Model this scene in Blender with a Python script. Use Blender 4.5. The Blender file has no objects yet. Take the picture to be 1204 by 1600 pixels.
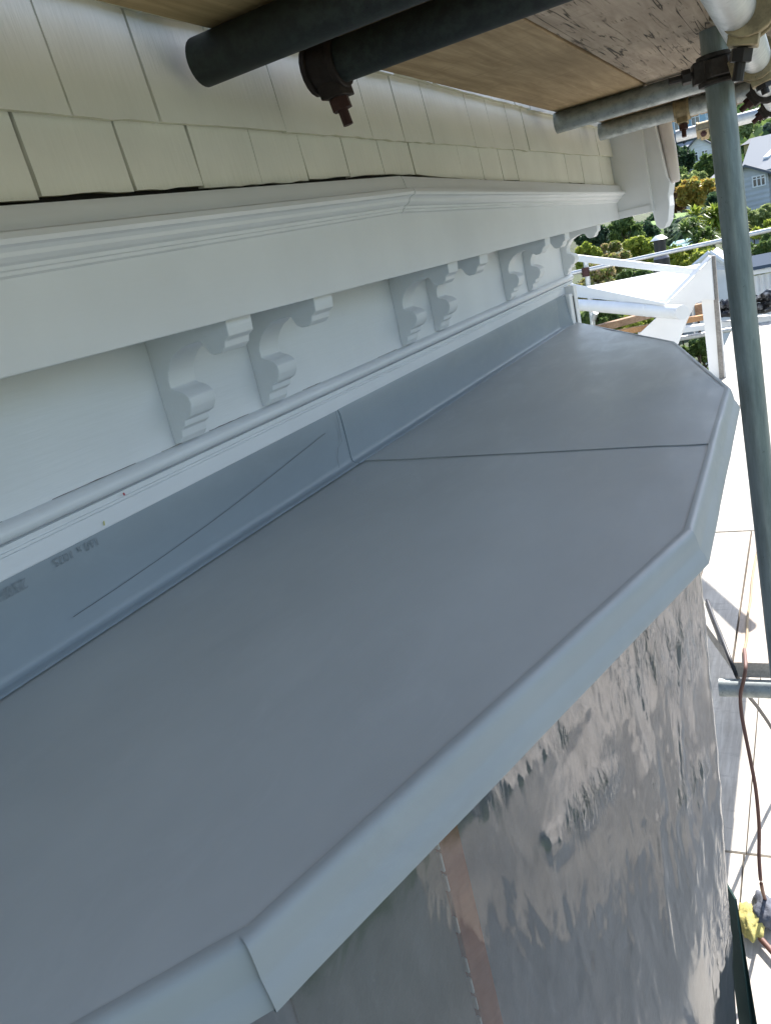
import bpy, bmesh, math, random
from mathutils import Vector, Matrix, noise
random.seed(7)
rnd = random.uniform
sc = bpy.context.scene
col = sc.collection

# ---------------------------------------------------------------- camera
F = 1276.0
CAMROT = ((0.8783, 0.0620, 0.4741), (0.4268, 0.3478, -0.8348), (-0.2166, 0.9355, 0.2791))
def orthonormal():
    def d(u, v): return Vector((u - 602.0, 800.0 - v, -F))
    z = -d(1592, 5078).normalized()
    y = d(1255, 268).normalized(); y = (y - z * y.dot(z)).normalized()
    x = y.cross(z)
    return Matrix((x, y, z))
RM = orthonormal()
cam = bpy.data.cameras.new('camera'); camo = bpy.data.objects.new('camera', cam); col.objects.link(camo)
cam.sensor_fit = 'VERTICAL'; cam.sensor_height = 24.0; cam.lens = F * 24.0 / 1600.0
cam.clip_start = 0.02; cam.clip_end = 2000
camo.matrix_world = RM.to_4x4()
sc.camera = camo

# ---------------------------------------------------------------- light
SUN_EL, SUN_AZ = math.radians(44), math.radians(15)      # azimuth from +Y towards +X
w = bpy.data.worlds.new('World'); sc.world = w; w.use_nodes = True
nt = w.node_tree; bg = nt.nodes['Background']
sky = nt.nodes.new('ShaderNodeTexSky'); sky.sky_type = 'NISHITA'; sky.sun_disc = False
sky.sun_elevation = SUN_EL; sky.sun_rotation = SUN_AZ
nt.links.new(sky.outputs[0], bg.inputs[0]); bg.inputs[1].default_value = 0.13
sl = bpy.data.lights.new('sun', 'SUN'); sl.energy = 4.2; sl.angle = math.radians(0.5); sl.color = (1.0, 0.96, 0.91)
so = bpy.data.objects.new('sun', sl); col.objects.link(so)
SD = Vector((math.cos(SUN_EL) * math.sin(SUN_AZ), math.cos(SUN_EL) * math.cos(SUN_AZ), math.sin(SUN_EL)))
so.rotation_euler = SD.to_track_quat('Z', 'Y').to_euler(); so.location = SD * 40
vs = sc.view_settings; vs.view_transform = 'Standard'; vs.look = 'None'; vs.gamma = 1; vs.exposure = 1.37
vs.use_curve_mapping = False
try:
    sc.cycles.max_bounces = 10; sc.cycles.transparent_max_bounces = 12; sc.cycles.diffuse_bounces = 6
    sc.cycles.use_denoising = True
except Exception: pass

# ---------------------------------------------------------------- helpers
S = 0.72                       # metres per house unit
def at(u, v, y):               # the point at distance y (metres ahead) seen at photo pixel u, v
    r = RM @ Vector((u - 602.0, 800.0 - v, -F)); return r * (y / r.y)

class MB:
    def __init__(s): s.v = []; s.f = []
    def add(s, vs_, fs):
        b = len(s.v); s.v += [tuple(p) for p in vs_]; s.f += [tuple(i + b for i in f) for f in fs]; return s
    def box(s, x0, x1, y0, y1, z0, z1):
        return s.add([(x0,y0,z0),(x1,y0,z0),(x1,y1,z0),(x0,y1,z0),(x0,y0,z1),(x1,y0,z1),(x1,y1,z1),(x0,y1,z1)],
                     [(0,3,2,1),(4,5,6,7),(0,1,5,4),(1,2,6,5),(2,3,7,6),(3,0,4,7)])
    def hexa(s, p):            # eight points, bottom four then top four
        return s.add(p, [(0,3,2,1),(4,5,6,7),(0,1,5,4),(1,2,6,5),(2,3,7,6),(3,0,4,7)])
    def tube(s, a, b, r, n=20, cap=True, r2=None, hollow=0.0):
        a = Vector(a); b = Vector(b); d = (b - a).normalized(); r2 = r if r2 is None else r2
        u = d.orthogonal().normalized(); w_ = d.cross(u); vs_ = []
        for c, rr in ((a, r), (b, r2)):
            for k in range(n):
                t = 2 * math.pi * k / n; vs_.append(c + (u * math.cos(t) + w_ * math.sin(t)) * rr)
        fs = [(k, (k+1) % n, n + (k+1) % n, n + k) for k in range(n)]
        if hollow:
            L = 0.12
            for c, rr in ((a, r), (b, r2)):
                for k in range(n):
                    t = 2*math.pi*k/n; vs_.append(c + (u*math.cos(t)+w_*math.sin(t))*rr*hollow)
            for c, rr in ((a + d*L, r), (b - d*L, r2)):
                for k in range(n):
                    t = 2*math.pi*k/n; vs_.append(c + (u*math.cos(t)+w_*math.sin(t))*rr*hollow)
            for k in range(n):
                j = (k+1) % n
                fs += [(j, k, 2*n+k, 2*n+j), (n+k, n+j, 3*n+j, 3*n+k), (2*n+j, 2*n+k, 4*n+k, 4*n+j), (3*n+k, 3*n+j, 5*n+j, 5*n+k)]
            fs += [tuple(range(4*n, 5*n)), tuple(reversed(range(5*n, 6*n)))]
        elif cap: fs += [tuple(reversed(range(n))), tuple(range(n, 2*n))]
        return s.add(vs_, fs)
    def path(s, pts, r, n=8):  # tube along a polyline
        pts = [Vector(p) for p in pts]; vs_ = []; N = len(pts); up = Vector((0, 0, 1))
        for i, p in enumerate(pts):
            d = (pts[min(i+1, N-1)] - pts[max(i-1, 0)]).normalized()
            u = d.cross(up); u = u.normalized() if u.length > 1e-3 else d.orthogonal().normalized(); w_ = d.cross(u)
            rr = r[i] if isinstance(r, (list, tuple)) else r
            for k in range(n):
                t = 2*math.pi*k/n; vs_.append(p + (u*math.cos(t) + w_*math.sin(t))*rr)
        fs = [(i*n+k, i*n+(k+1) % n, (i+1)*n+(k+1) % n, (i+1)*n+k) for i in range(N-1) for k in range(n)]
        fs += [tuple(reversed(range(n))), tuple(range((N-1)*n, N*n))]
        return s.add(vs_, fs)
    def prism(s, poly, axis, a, b):   # polygon (two coords) extruded along axis
        def P(p, t):
            return {'x': (t, p[0], p[1]), 'y': (p[0], t, p[1]), 'z': (p[0], p[1], t)}[axis]
        n = len(poly)
        return s.add([P(p, a) for p in poly] + [P(p, b) for p in poly],
                     [tuple(reversed(range(n))), tuple(range(n, 2*n))] + [(k, (k+1) % n, n+(k+1) % n, n+k) for k in range(n)])
    def sweep(s, rows, close=False):  # rows of equal length -> grid
        n = len(rows[0]); vs_ = [p for r_ in rows for p in r_]
        fs = [(i*n+k, i*n+k+1, (i+1)*n+k+1, (i+1)*n+k) for i in range(len(rows)-1) for k in range(n-1)]
        if close: fs += [(i*n+n-1, i*n, (i+1)*n, (i+1)*n+n-1) for i in range(len(rows)-1)]
        return s.add(vs_, fs)
    def build(s, name, m, parent=None, smooth=None, bevel=0, scale=1.0, recalc=True):
        me = bpy.data.meshes.new(name)
        me.from_pydata([tuple(c*scale for c in p) for p in s.v], [], s.f)
        if recalc or bevel:
            bm = bmesh.new(); bm.from_mesh(me)
            if recalc: bmesh.ops.recalc_face_normals(bm, faces=bm.faces)
            bm.to_mesh(me); bm.free()
        me.materials.append(m); o = bpy.data.objects.new(name, me); col.objects.link(o)
        if smooth is not None:
            if smooth >= 180: me.shade_smooth()
            else: me.shade_smooth(); me.set_sharp_from_angle(angle=math.radians(smooth))
        if bevel:
            md = o.modifiers.new('edge_round', 'BEVEL'); md.width = bevel; md.segments = 2; md.limit_method = 'ANGLE'
        if parent: o.parent = parent
        return o
def tag(o, label=None, cat=None, group=None, kind=None):
    if label: o['label'] = label
    if cat: o['category'] = cat
    if group: o['group'] = group
    if kind: o['kind'] = kind
    return o
def thing(name, label, cat, group=None, loc=(0, 0, 0)):
    o = bpy.data.objects.new(name, None); o.empty_display_size = 0.1; o.location = loc; col.objects.link(o)
    return tag(o, label, cat, group)
def fbm(x, y, z=0.0, o=3):
    t = 0; a = 1
    for i in range(o): t += a * noise.noise(Vector((x, y, z + i*7.3))); x *= 2; y *= 2; a *= .5
    return t
def interp(tab, t):
    if t <= tab[0][0]: return tab[0][1]
    for (a, va), (b, vb) in zip(tab, tab[1:]):
        if t <= b: return va + (vb - va) * (t - a) / (b - a)
    return tab[-1][1]

# ---------------------------------------------------------------- materials
def mat(name, c=(.5,.5,.5), rough=.5, metal=0.0, spec=0.5):
    m = bpy.data.materials.new(name); m.use_nodes = True; b = m.node_tree.nodes['Principled BSDF']
    b.inputs['Base Color'].default_value = (*c, 1); b.inputs['Roughness'].default_value = rough
    b.inputs['Metallic'].default_value = metal; b.inputs['Specular IOR Level'].default_value = spec
    return m
class NB:                      # small node builder
    def __init__(s, m): s.t = m.node_tree; s.b = s.t.nodes['Principled BSDF']
    def n(s, typ, **k):
        o = s.t.nodes.new(typ)
        for a, v in k.items(): setattr(o, a, v)
        return o
    def l(s, a, b): s.t.links.new(a, b)
    def coord(s, scale=(1,1,1), kind='Object', rot=(0,0,0)):
        tc = s.n('ShaderNodeTexCoord'); mp = s.n('ShaderNodeMapping'); mp.inputs['Scale'].default_value = scale
        mp.inputs['Rotation'].default_value = rot
        s.l(tc.outputs[kind], mp.inputs[0]); return mp.outputs[0]
    def noise(s, vec, sc_=5, det=4, rough=.55, dist=0):
        o = s.n('ShaderNodeTexNoise'); o.inputs['Scale'].default_value = sc_; o.inputs['Detail'].default_value = det
        o.inputs['Roughness'].default_value = rough; o.inputs['Distortion'].default_value = dist; s.l(vec, o.inputs['Vector']); return o.outputs['Fac']
    def ramp(s, fac, stops):
        r = s.n('ShaderNodeValToRGB'); e = r.color_ramp.elements
        while len(e) > 1: e.remove(e[-1])
        e[0].position = stops[0][0]; e[0].color = (*stops[0][1], 1)
        for p, c in stops[1:]: q = e.new(p); q.color = (*c, 1)
        s.l(fac, r.inputs[0]); return r.outputs[0]
    def mix(s, fac, a, b, mode='MIX'):
        m = s.n('ShaderNodeMix', data_type='RGBA', blend_type=mode)
        for inp, v in ((0, fac), (6, a), (7, b)):
            if hasattr(v, 'is_output'): s.l(v, m.inputs[inp])
            else: m.inputs[inp].default_value = v if not isinstance(v, tuple) else (*v, 1)
        return m.outputs[2]
    def bump(s, h, strength=.2, dist=.01, prev=None):
        b = s.n('ShaderNodeBump'); b.inputs['Strength'].default_value = strength; b.inputs['Distance'].default_value = dist
        s.l(h, b.inputs['Height'])
        if prev is not None: s.l(prev, b.inputs['Normal'])
        return b.outputs[0]
    def base(s, c): s.l(c, s.b.inputs['Base Color'])
    def nor(s, c): s.l(c, s.b.inputs['Normal'])
    def rough(s, c): s.l(c, s.b.inputs['Roughness'])

def g(v): return (v, v, v)
def paint(name, c, dirt=.06, bump=.08, rough=.42, grain=(1, 1, 1)):
    m = mat(name, c, rough); b = NB(m)
    n1 = b.noise(b.coord((3, 3, 3)), 2.0, 5); n2 = b.noise(b.coord(tuple(60*q for q in grain)), 2.5, 3)
    d = tuple(q*(1-dirt*2.2) for q in c)
    b.base(b.mix(b.ramp(n1, [(.3, g(0)), (.75, g(1))]), d, c))
    h = b.noise(b.coord((9, 5, 9)), 1.5, 2)
    b.nor(b.bump(n2, bump, .004, b.bump(h, .12, .012)))
    b.rough(b.ramp(n1, [(.3, g(rough+.1)), (.7, g(rough-.05))]))
    return m
M = {}
M['white'] = paint('white_trim_paint', (.755, .772, .795), .035, .16, .42, (1, .06, 1))
M['white_far'] = paint('white_porch_paint', (.80, .80, .79), .03)
M['shingle'] = paint('cream_shingle_paint', (.90, .895, .815), .07, .30, .5, (1.2, 1.2, .12))
M['edge'] = paint('shingle_edge_paint', (.70, .67, .50), .15, .3)
M['dark_gap'] = mat('dark_gap', (.012, .011, .010), .9)

def membrane(name, c, rough):
    m = mat(name, c, rough, 0, .4); b = NB(m)
    n1 = b.noise(b.coord((1.2, .6, 1)), 3, 5, .6); n2 = b.noise(b.coord((7, 2.5, 7)), 2, 3); n3 = b.noise(b.coord((400,)*3), 2, 2)
    n4 = b.noise(b.coord((9, 3.2, 9)), 2.2, 6, .72, .8); n6 = b.noise(b.coord((55, 9, 55), rot=(0, 0, .5)), 1.5, 4, .7)
    cc = b.mix(b.ramp(n1, [(.35, g(0)), (.7, g(1))]), tuple(q*.90 for q in c), tuple(q*1.07 for q in c))
    cc = b.mix(b.ramp(n4, [(.50, g(0)), (.78, g(.4))]), cc, tuple(q*1.18 for q in c))
    cc = b.mix(b.ramp(n6, [(.70, g(0)), (.80, g(.12))]), cc, tuple(q*1.3 for q in c))
    b.base(cc); b.rough(b.ramp(n4, [(.3, g(rough-.08)), (.75, g(rough+.14))]))
    b.nor(b.bump(n3, .05, .0006, b.bump(n2, .18, .007))); return m
M['membrane'] = membrane('grey_roof_membrane', (.432, .448, .440), .38)
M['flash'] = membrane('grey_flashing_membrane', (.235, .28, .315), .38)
M['lip'] = membrane('edge_membrane', (.335, .355, .35), .42)
M['pencil'] = mat('pencil_line', (.09, .105, .115), .7)
M['print'] = mat('grey_print', (.19, .225, .255), .5)
M['yellow'] = mat('yellow_mark', (.55, .52, .22), .7)
M['red_dot'] = mat('red_mark', (.35, .03, .05), .7)

def wood(name, c1, c2, cracks=0.0, gs=1.0, rough=.75):
    m = mat(name, c1, rough, 0, .25); b = NB(m)
    v = b.coord((22*gs, 1.6*gs, 22*gs)); n1 = b.noise(v, 3, 6, .65, .6); n2 = b.noise(b.coord((3, 2, 3)), 1.7, 4)
    c = b.mix(b.ramp(n1, [(.3, g(0)), (.72, g(1))]), tuple(q*.8 for q in c1), tuple(q*1.08 for q in c2))
    fl = b.ramp(b.noise(b.coord((7*gs, 30*gs, 7*gs)), 1.6, 4, .7), [(.56, g(0)), (.72, g(.55))]); c = b.mix(fl, c, tuple(q*.55 for q in c1))
    c = b.mix(b.ramp(n2, [(.4, g(0)), (.75, g(.6))]), c, tuple(q*.55 for q in c1))
    nr = b.bump(n1, .25, .003)
    if cracks:
        def thin(vec, w_):
            sub = b.n('ShaderNodeMath', operation='SUBTRACT'); b.l(b.noise(vec, 1.0, 2, .5, .15), sub.inputs[0]); sub.inputs[1].default_value = .5
            ab = b.n('ShaderNodeMath', operation='ABSOLUTE'); b.l(sub.outputs[0], ab.inputs[0])
            return b.ramp(ab.outputs[0], [(.0, g(1)), (w_*.5, g(.85)), (w_, g(0))])
        l1, l2 = thin(b.coord((42, 1.5, 42)), .014), thin(b.coord((95, 4.5, 95)), .022)
        g2 = b.ramp(b.noise(b.coord((5, 11, 5)), 1.6, 3), [(.50, g(0)), (.58, g(.8))])
        l2m = b.n('ShaderNodeMath', operation='MULTIPLY'); b.l(l2, l2m.inputs[0]); b.l(g2, l2m.inputs[1])
        lmx = b.n('ShaderNodeMath', operation='MAXIMUM'); b.l(l1, lmx.inputs[0]); b.l(l2m.outputs[0], lmx.inputs[1])
        gate = b.ramp(b.noise(b.coord((14, 4, 14)), 1.6, 4, .7), [(.42, g(0)), (.54, g(1))])
        lin = lmx.outputs[0]
        k = b.n('ShaderNodeMath', operation='MULTIPLY'); b.l(lin, k.inputs[0]); b.l(gate, k.inputs[1])
        c = b.mix(k.outputs[0], c, tuple(q*.12 for q in c1)); inv = b.n('ShaderNodeMath', operation='SUBTRACT'); inv.inputs[0].default_value = 1
        b.l(k.outputs[0], inv.inputs[1]); nr = b.bump(inv.outputs[0], .7*cracks, .004, nr)
    b.base(c); b.nor(nr); return m
M['ply'] = wood('pink_plywood', (.36, .25, .13), (.46, .34, .20))
M['ply_old'] = wood('cracked_plywood', (.38, .30, .22), (.50, .41, .32), 1.0)
M['ply_yellow'] = wood('yellow_pine', (.36, .26, .12), (.46, .34, .18))
M['deck'] = wood('bleached_deck', (.55, .50, .43), (.66, .62, .55))
M['deck_edge'] = wood('sawn_board_end', (.52, .44, .36), (.64, .55, .47), 0, 2)
M['timber'] = wood('brown_timber', (.33, .20, .12), (.45, .30, .19))
M['stile'] = wood('red_primed_timber', (.34, .105, .05), (.40, .14, .07), 0, 1)

def galv(name, c, metal=.55, rough=.42, speck=(.10, .13, .12), amt=.5, st=(14, 14, 14)):
    m = mat(name, c, rough, metal); b = NB(m)
    n1 = b.noise(b.coord(st), 3, 6, .7); n2 = b.noise(b.coord((60, 60, 60)), 2, 4, .7); n3 = b.noise(b.coord((5, 5, 5)), 1.4, 3)
    k = b.n('ShaderNodeMath', operation='MULTIPLY'); b.l(b.ramp(n1, [(.42, g(0)), (.62, g(1))]), k.inputs[0]); k.inputs[1].default_value = amt
    cc = b.mix(k.outputs[0], c, speck); cc = b.mix(b.ramp(n3, [(.35, g(0)), (.7, g(.45))]), cc, tuple(q*.6 for q in c))
    cc = b.mix(b.ramp(n2, [(.66, g(0)), (.74, g(.8))]), cc, tuple(q*.25 for q in c))
    b.base(cc); b.rough(b.ramp(n1, [(.3, g(rough-.08)), (.7, g(rough+.2))])); b.nor(b.bump(n2, .2, .0015)); return m
M['galv'] = galv('galvanised_steel', (.42, .46, .46))
M['galv_backlit'] = galv('backlit_tube_steel', (.016, .020, .019), .2, .6, (.075, .10, .085), .38, (26, 26, 26))  # backlit darkness of the two near transoms put into the steel colour
M['galv_pole'] = galv('streaked_green_steel', (.27, .32, .32), .5, .36, (.09, .12, .115), .5, (16, 16, 2.2))
M['galv_bright'] = galv('bright_galvanised_steel', (.66, .68, .68), .6, .36, (.4, .42, .42), .4)
M['rust'] = galv('rusty_coupler_steel', (.065, .055, .047), .4, .6, (.03, .026, .022), .8)
M['dark_rust'] = galv('dark_rusty_steel', (.03, .02, .017), .3, .6, (.02, .012, .01), .8)
M['gold'] = galv('zinc_yellow_coupler', (.42, .34, .20), .6, .5, (.15, .12, .08), .6)
M['red_bolt'] = galv('red_oxide_bolt', (.06, .02, .015), .1, .6, (.04, .014, .011), .7)
M['black_bolt'] = mat('dark_bolt', (.03, .025, .022), .55, .3)

# ---------------------------------------------------------------- ground and hillside
BASE = [(-400, -4.6), (10, -4.6), (30, -4.6), (50, -4), (85, -4), (105, 0), (140, 8), (200, 22), (330, 50), (600, 80)]
CROSS = [(8, 0), (30, 10), (50, 30), (85, 45), (105, 60), (200, 60), (400, 20)]
def zg(x, y):
    if y <= 8: return -4.6
    az = min(max(-x / y, 0.0), .25)
    return interp(BASE, y) + (az - .05) * interp(CROSS, y) * (1 if az > .05 else .3)
def ground():
    mb = MB(); ys = [-400, -150, -60, -20, 0, 4, 8] + [8 + 3*i for i in range(1, 48)] + [160, 180, 210, 250, 320, 420, 600]
    rows = []
    for y in ys:
        k = max(abs(y), 40) * 1.6
        rows.append([(k*t, y, zg(k*t, y) + .25*fbm(k*t*.15, y*.15)*(1 if y > 12 else 0)) for t in [-1, -.7, -.45] + [-.4 + .02*i for i in range(24)] + [.1, .2, .4, .7, 1]])
    mb.sweep(rows)
    m = mat('scrubby_ground', (.05, .06, .025), .9); b = NB(m); n = b.noise(b.coord((.25, .25, .25)), 2, 6, .65)
    b.base(b.ramp(n, [(.3, (.035, .028, .015)), (.5, (.04, .055, .018)), (.7, (.07, .10, .03))])); b.nor(b.bump(b.noise(b.coord((4, 4, 4)), 2, 4), .6, .1))
    o = mb.build('hillside', m, smooth=180); tag(o, kind='structure'); 
    if o.data.polygons[10].normal.z < 0: o.data.flip_normals()
ground()
ym = mat('reflect_yard_grey', (.15, .155, .155), .9); b = NB(ym); b.base(b.ramp(b.noise(b.coord((2,)*3), 2, 5), [(.3, (.12, .125, .125)), (.7, (.19, .195, .195))]))
tag(MB().box(-9, 4, -14, 8.5, -4.9, -4.42).build('added_reflect_yard', ym), kind='structure')  # unseen yard added for neutral reflections and bounce light
gm_ = mat('reflect_midtone', (.26, .24, .21), .95); b = NB(gm_); b.base(b.ramp(b.noise(b.coord((1.2,)*3), 2, 5, .65), [(.35, (.15, .14, .13)), (.65, (.42, .38, .32))]))
tag(MB().box(2.9, 3.998, 2.6, 14, -4.9, -4.39).build('added_reflect_strip', gm_), kind='structure')  # unseen mid-tone band added to soften the reflection edge in the plastic
dm = mat('bright_reflector', (.72, .65, .56), .9); b = NB(dm); b.base(b.ramp(b.noise(b.coord((1.1,)*3), 2, 6, .7), [(.36, (.34, .30, .25)), (.62, (.84, .75, .64))]))
tag(MB().box(4.004, 9, 3.5, 13, -4.9, -4.40).build('added_reflector', dm), kind='structure')  # unseen bright slab added to be reflected in the plastic sheet

# ---------------------------------------------------------------- house
house = thing('house', 'white painted weatherboard house with cream shingles, scrolled brackets and a grey bow bay roof', 'house', loc=(0, 0, 0))
def hb(mb, name, m, smooth=None, bevel=0, parent=house): return mb.build(name, m, parent, smooth, bevel, S)
YN, YC, YE = -3.0, 3.95, 4.29
# bodies behind the trim
hb(MB().box(-7, -1.02, YN, YC - .02, -6.4, -.02), 'wall', M['white'])
hb(MB().box(-7, -.83, YN, YE - .01, -.019, 1.9), 'upper_wall', M['white'])
hb(MB().prism([(-.35, 1.30), (-.33, 1.34), (-3.6, 4.4), (-7.4, 1.3), (-7.4, 1.2), (-3.6, 4.3)], 'y', YN, 6.2), 'roof', mat('dark_roof_iron', (.12, .12, .13), .5))  # unseen eave, added and lengthened to keep sun off the wall
hb(MB().box(-1.02, -1.0, YN, YC, -.216, -.0225), 'frieze', M['white'], None)
# soffit + fascia
hb(MB().box(-1.0, -.815, YN, YE, -.0222, -.0195), 'soffit', M['white'])
hb(MB().box(-.815, -.80, YN, YE, -.0225, .128), 'fascia', M['white'], None, .0015)
# bed mould under the frieze
def mould(name, prof, y0, y1, m, off=lambda y: 0, ny=2, smooth=40, parent=house):
    rows = []
    for i in range(ny):
        y = y0 + (y1-y0)*i/(ny-1); rows.append([(x, y, z + off(y)) for x, z in prof])
    mb = MB().sweep(rows); n = len(prof)
    mb.f.append(tuple(range(n))); mb.f.append(tuple(range((ny-1)*n, ny*n)))
    mb.f += [(i*n+n-1, i*n, (i+1)*n, (i+1)*n+n-1) for i in range(ny-1)]
    return hb(mb, name, m, smooth, 0, parent)
roll = [(-1.02, -.2125), (-1.0, -.2125)] + [(-.996 + .019*math.sin(t), -.2265 + .0135*math.cos(t)) for t in [math.pi*k/10 for k in range(11)]]
bed = roll + [(-.992, -.2405), (-.984, -.2412), (-.984, -.2462), (-.9895, -.2475), (-.9895, -.2505), (-.987, -.2515), (-.987, -.2555), (-.9895, -.2562), (-1.02, -.2562)]
mould('bed_moulding', bed, YN, YC + .01, M['white'])
hb(MB().box(-1.02, -.9885, YN, 3.80, -.2856, -.2565), 'trim_board', M['white'], None, .0015)
# cornice with a mitred sag
def sag(y): return .027*(y-.7)/1.08 if y < 1.78 else .027 - .053*(y-1.78)/2.51
cor = [(-.82, .158), (-.784, .1575), (-.7795, .150), (-.7755, .1300), (-.760, .1262), (-.757, .119), (-.7595, .1135), (-.768, .1115), (-.773, .107), (-.7745, .102), (-.780, .097), (-.7885, .0945), (-.7895, .090), (-.7935, .0885), (-.7945, .0845), (-.80, .082), (-.82, .08)]
mould('cornice', cor, YN, 1.7805, M['white'], sag, 8, 25)
mould('cornice', [(x + (.0015 if 0 < i < 15 else 0), z - .001) for i, (x, z) in enumerate(cor)], 1.780, YE, M['white'], sag, 4, 25)
# shingles
def ypx(pts): 
    out = []
    for u, v in pts:
        p = RM @ Vector((u-602., 800.-v, -F)); p = p * (-.8/p.x); out.append(p.y)
    return out
rowA = [-.1, .1, .27, .42, .60] + ypx([(68,318),(215,306),(322,300),(412,290),(485,285),(550,282),(603,278),(651,278),(725,283),(758,285),(788,287),(811,288),(862,289.5),(890,290),(914,290.5),(942,291)]) + [4.285]
rowB = [-.1, .12, .31, .50, .66] + ypx([(105,180),(243,190),(440,207),(518,213),(577,218),(627,222),(672,224),(738,230),(769,231),(798,234),(822,234),(876,237.5),(908,239),(932,240)]) + [4.285]
def shingles(edges, zb, zt, xb, xt, th, jit, gap):
    for a, b in zip(edges, edges[1:]):
        if b - a < .02: continue
        g0, g1 = rnd(gap*.2, gap*.95), rnd(gap*.25, gap*.95)
        x1 = xb + rnd(-.0015, .0015); j = rnd(-jit, jit); sk = rnd(-.002, .002)
        mb = MB(); N = 5; rows_b = []
        ya, yb_ = a + g0, b - g1
        pts = []
        for k in range(N+1):
            y = ya + (yb_-ya)*k/N; zz = zb(y) + j + sk*(k/N-.5) + rnd(-.0014, .0014)
            pts.append((y, zz))
        front = [(x1 + .0008*rnd(-1, 1), y, z) for y, z in pts]; back = [(x1-th, y, z+.001) for y, z in pts]; tl = rnd(-.0022, .0022)
        topf = [(xt, ya + tl + (yb_-ya)*k/N, zt((ya+yb_)/2)) for k in range(N+1)]; topb = [(xt-th*.6, p[1], p[2]) for p in topf]
        mb.sweep([topb, back, front, topf, topb])
        n = N+1; mb.f += [(0, n, 2*n, 3*n), (N, 3*n+N, 2*n+N, n+N)]
        o = hb(mb, 'shingle', M['shingle'], 35); o.data.materials.append(M['edge'])
        for pi in range(N, 2*N): o.data.polygons[pi].material_index = 1
zA = lambda y: .1665 + sag(y)*.96 - .0075
shingles(rowA, lambda y: zA(y) + (.0072 if y < 1.95 else .0040), lambda y: .275, -.8005, -.806, .012, .0016, .0042)
shingles(rowB, lambda y: .2605 + .002*(y-.7)/3.2, lambda y: .42, -.790, -.803, .011, .0012, .0038)
rowC = [-.1]
while rowC[-1] < 4.1: rowC.append(rowC[-1] + rnd(.13, .24))
rowC[-1] = 4.285
shingles(rowC, lambda y: .408 - .0075*(y-.95), lambda y: .57, -.787, -.803, .014, .003, .004)
hb(MB().box(-.83, -.813, YN, 4.286, .12, .60), 'shingle_backing', M['dark_gap'])
# brackets
BP = [(0,-.0215),(0,-.2095),(.012,-.2095),(.021,-.2),(.0235,-.187),(.034,-.1815),(.0365,-.171),(.05,-.166),(.057,-.156),(.061,-.145),(.0595,-.134),(.052,-.1255),(.042,-.1205),(.033,-.1175),(.0275,-.113),(.0275,-.1),(.032,-.086),(.041,-.073),(.054,-.061),(.071,-.0525),(.092,-.0475),(.11,-.0465),(.118,-.0485),(.1225,-.057),(.1275,-.0665),(.137,-.072),(.153,-.0715),(.162,-.064),(.1655,-.054),(.176,-.0475),(.178,-.0215)]
bme = None
for yb_ in (-.05, .12, 1.083, 1.362, 2.055, 2.30, 3.0, 3.29, 3.878):
    if bme is None:
        o = hb(MB().prism([(-1.0 + x, z) for x, z in BP], 'y', 0, .07), 'bracket', M['white'], 30, .0012); bme = o
    else:
        o = bme.copy(); col.objects.link(o); o.parent = house
    o.location = (0, yb_*S, 0)
# gable end: boxed eave, bargeboard and verge roll
def PZ(y, pts):
    return [(q.x, q.z) for q in (at(u, v, y*S) / S for u, v in pts)]
hb(MB().prism([(-.83, -.0215), (-.641, -.0215), (-.648, .31), (-.66, .9), (-.83, .9)], 'y', YE + .001, 4.62), 'eaves_box', M['white'], None, .002)
hb(MB().box(-.82, -.655, YE - .006, YE, -.0205, .012), 'eaves_trim', M['white'], None, .001)
BG = PZ(4.33, [(1018, 328), (1024, 352), (1030, 358), (1037, 357), (1043, 346), (1045, 322), (1043, 305), (1044, 300), (1046, 286), (1041, 277), (1021, 190), (1012, 150)])
hb(MB().prism(BG + [(BG[-1][0] + .02, .9), (-.69, .9), PZ(4.33, [(997, 190)])[0]], 'y', 4.33, 4.52), 'barge_board', M['white'], None, .003)
mb = MB(); RA = [at(u, v, 4.42*S)/S for u, v in ((1054, 285), (1053.5, 281), (1046, 235), (1036, 185), (1024, 120))]
mb.path(RA, [.018, .025, .030, .032, .034], 18)
hb(mb, 'verge_roll', paint('pink_lit_white_roll', (.80, .74, .72), .05), 60)  # pink light on the roll is put into its paint colour
for ya_, yb__ in ((.42, .60), (.66, .71), (.80, .98), (1.045, 1.10), (1.18, 1.31), (1.52, 1.60), (1.9, 2.02)):
    rows = [[], []]
    for k in range(9):
        y = ya_ + (yb__-ya_)*k/8; w__ = .0016*abs(fbm(y*30, 1.1)) + .0003; rows[0].append((-.9993, y, -.2120 - .0004)); rows[1].append((-.9990, y, -.2122 + w__))
    hb(MB().sweep(rows), 'caulk_crack', mat('caulk_dirt', (.16, .14, .11), .9))
# corner post by the end of the flashing
hb(MB().box(-1.0, -.955, 3.735, 3.80, -.432, -.2865), 'corner_board', M['white'], None, .004)
hb(MB().box(-1.02, -.948, 3.803, 3.86, -.46, -.2568), 'corner_board', M['white'], None, .003)
hb(MB().box(-.9552, -.9535, 3.79, 3.8035, -.425, -.30), 'caulk_gap', M['dark_gap'])
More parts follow.
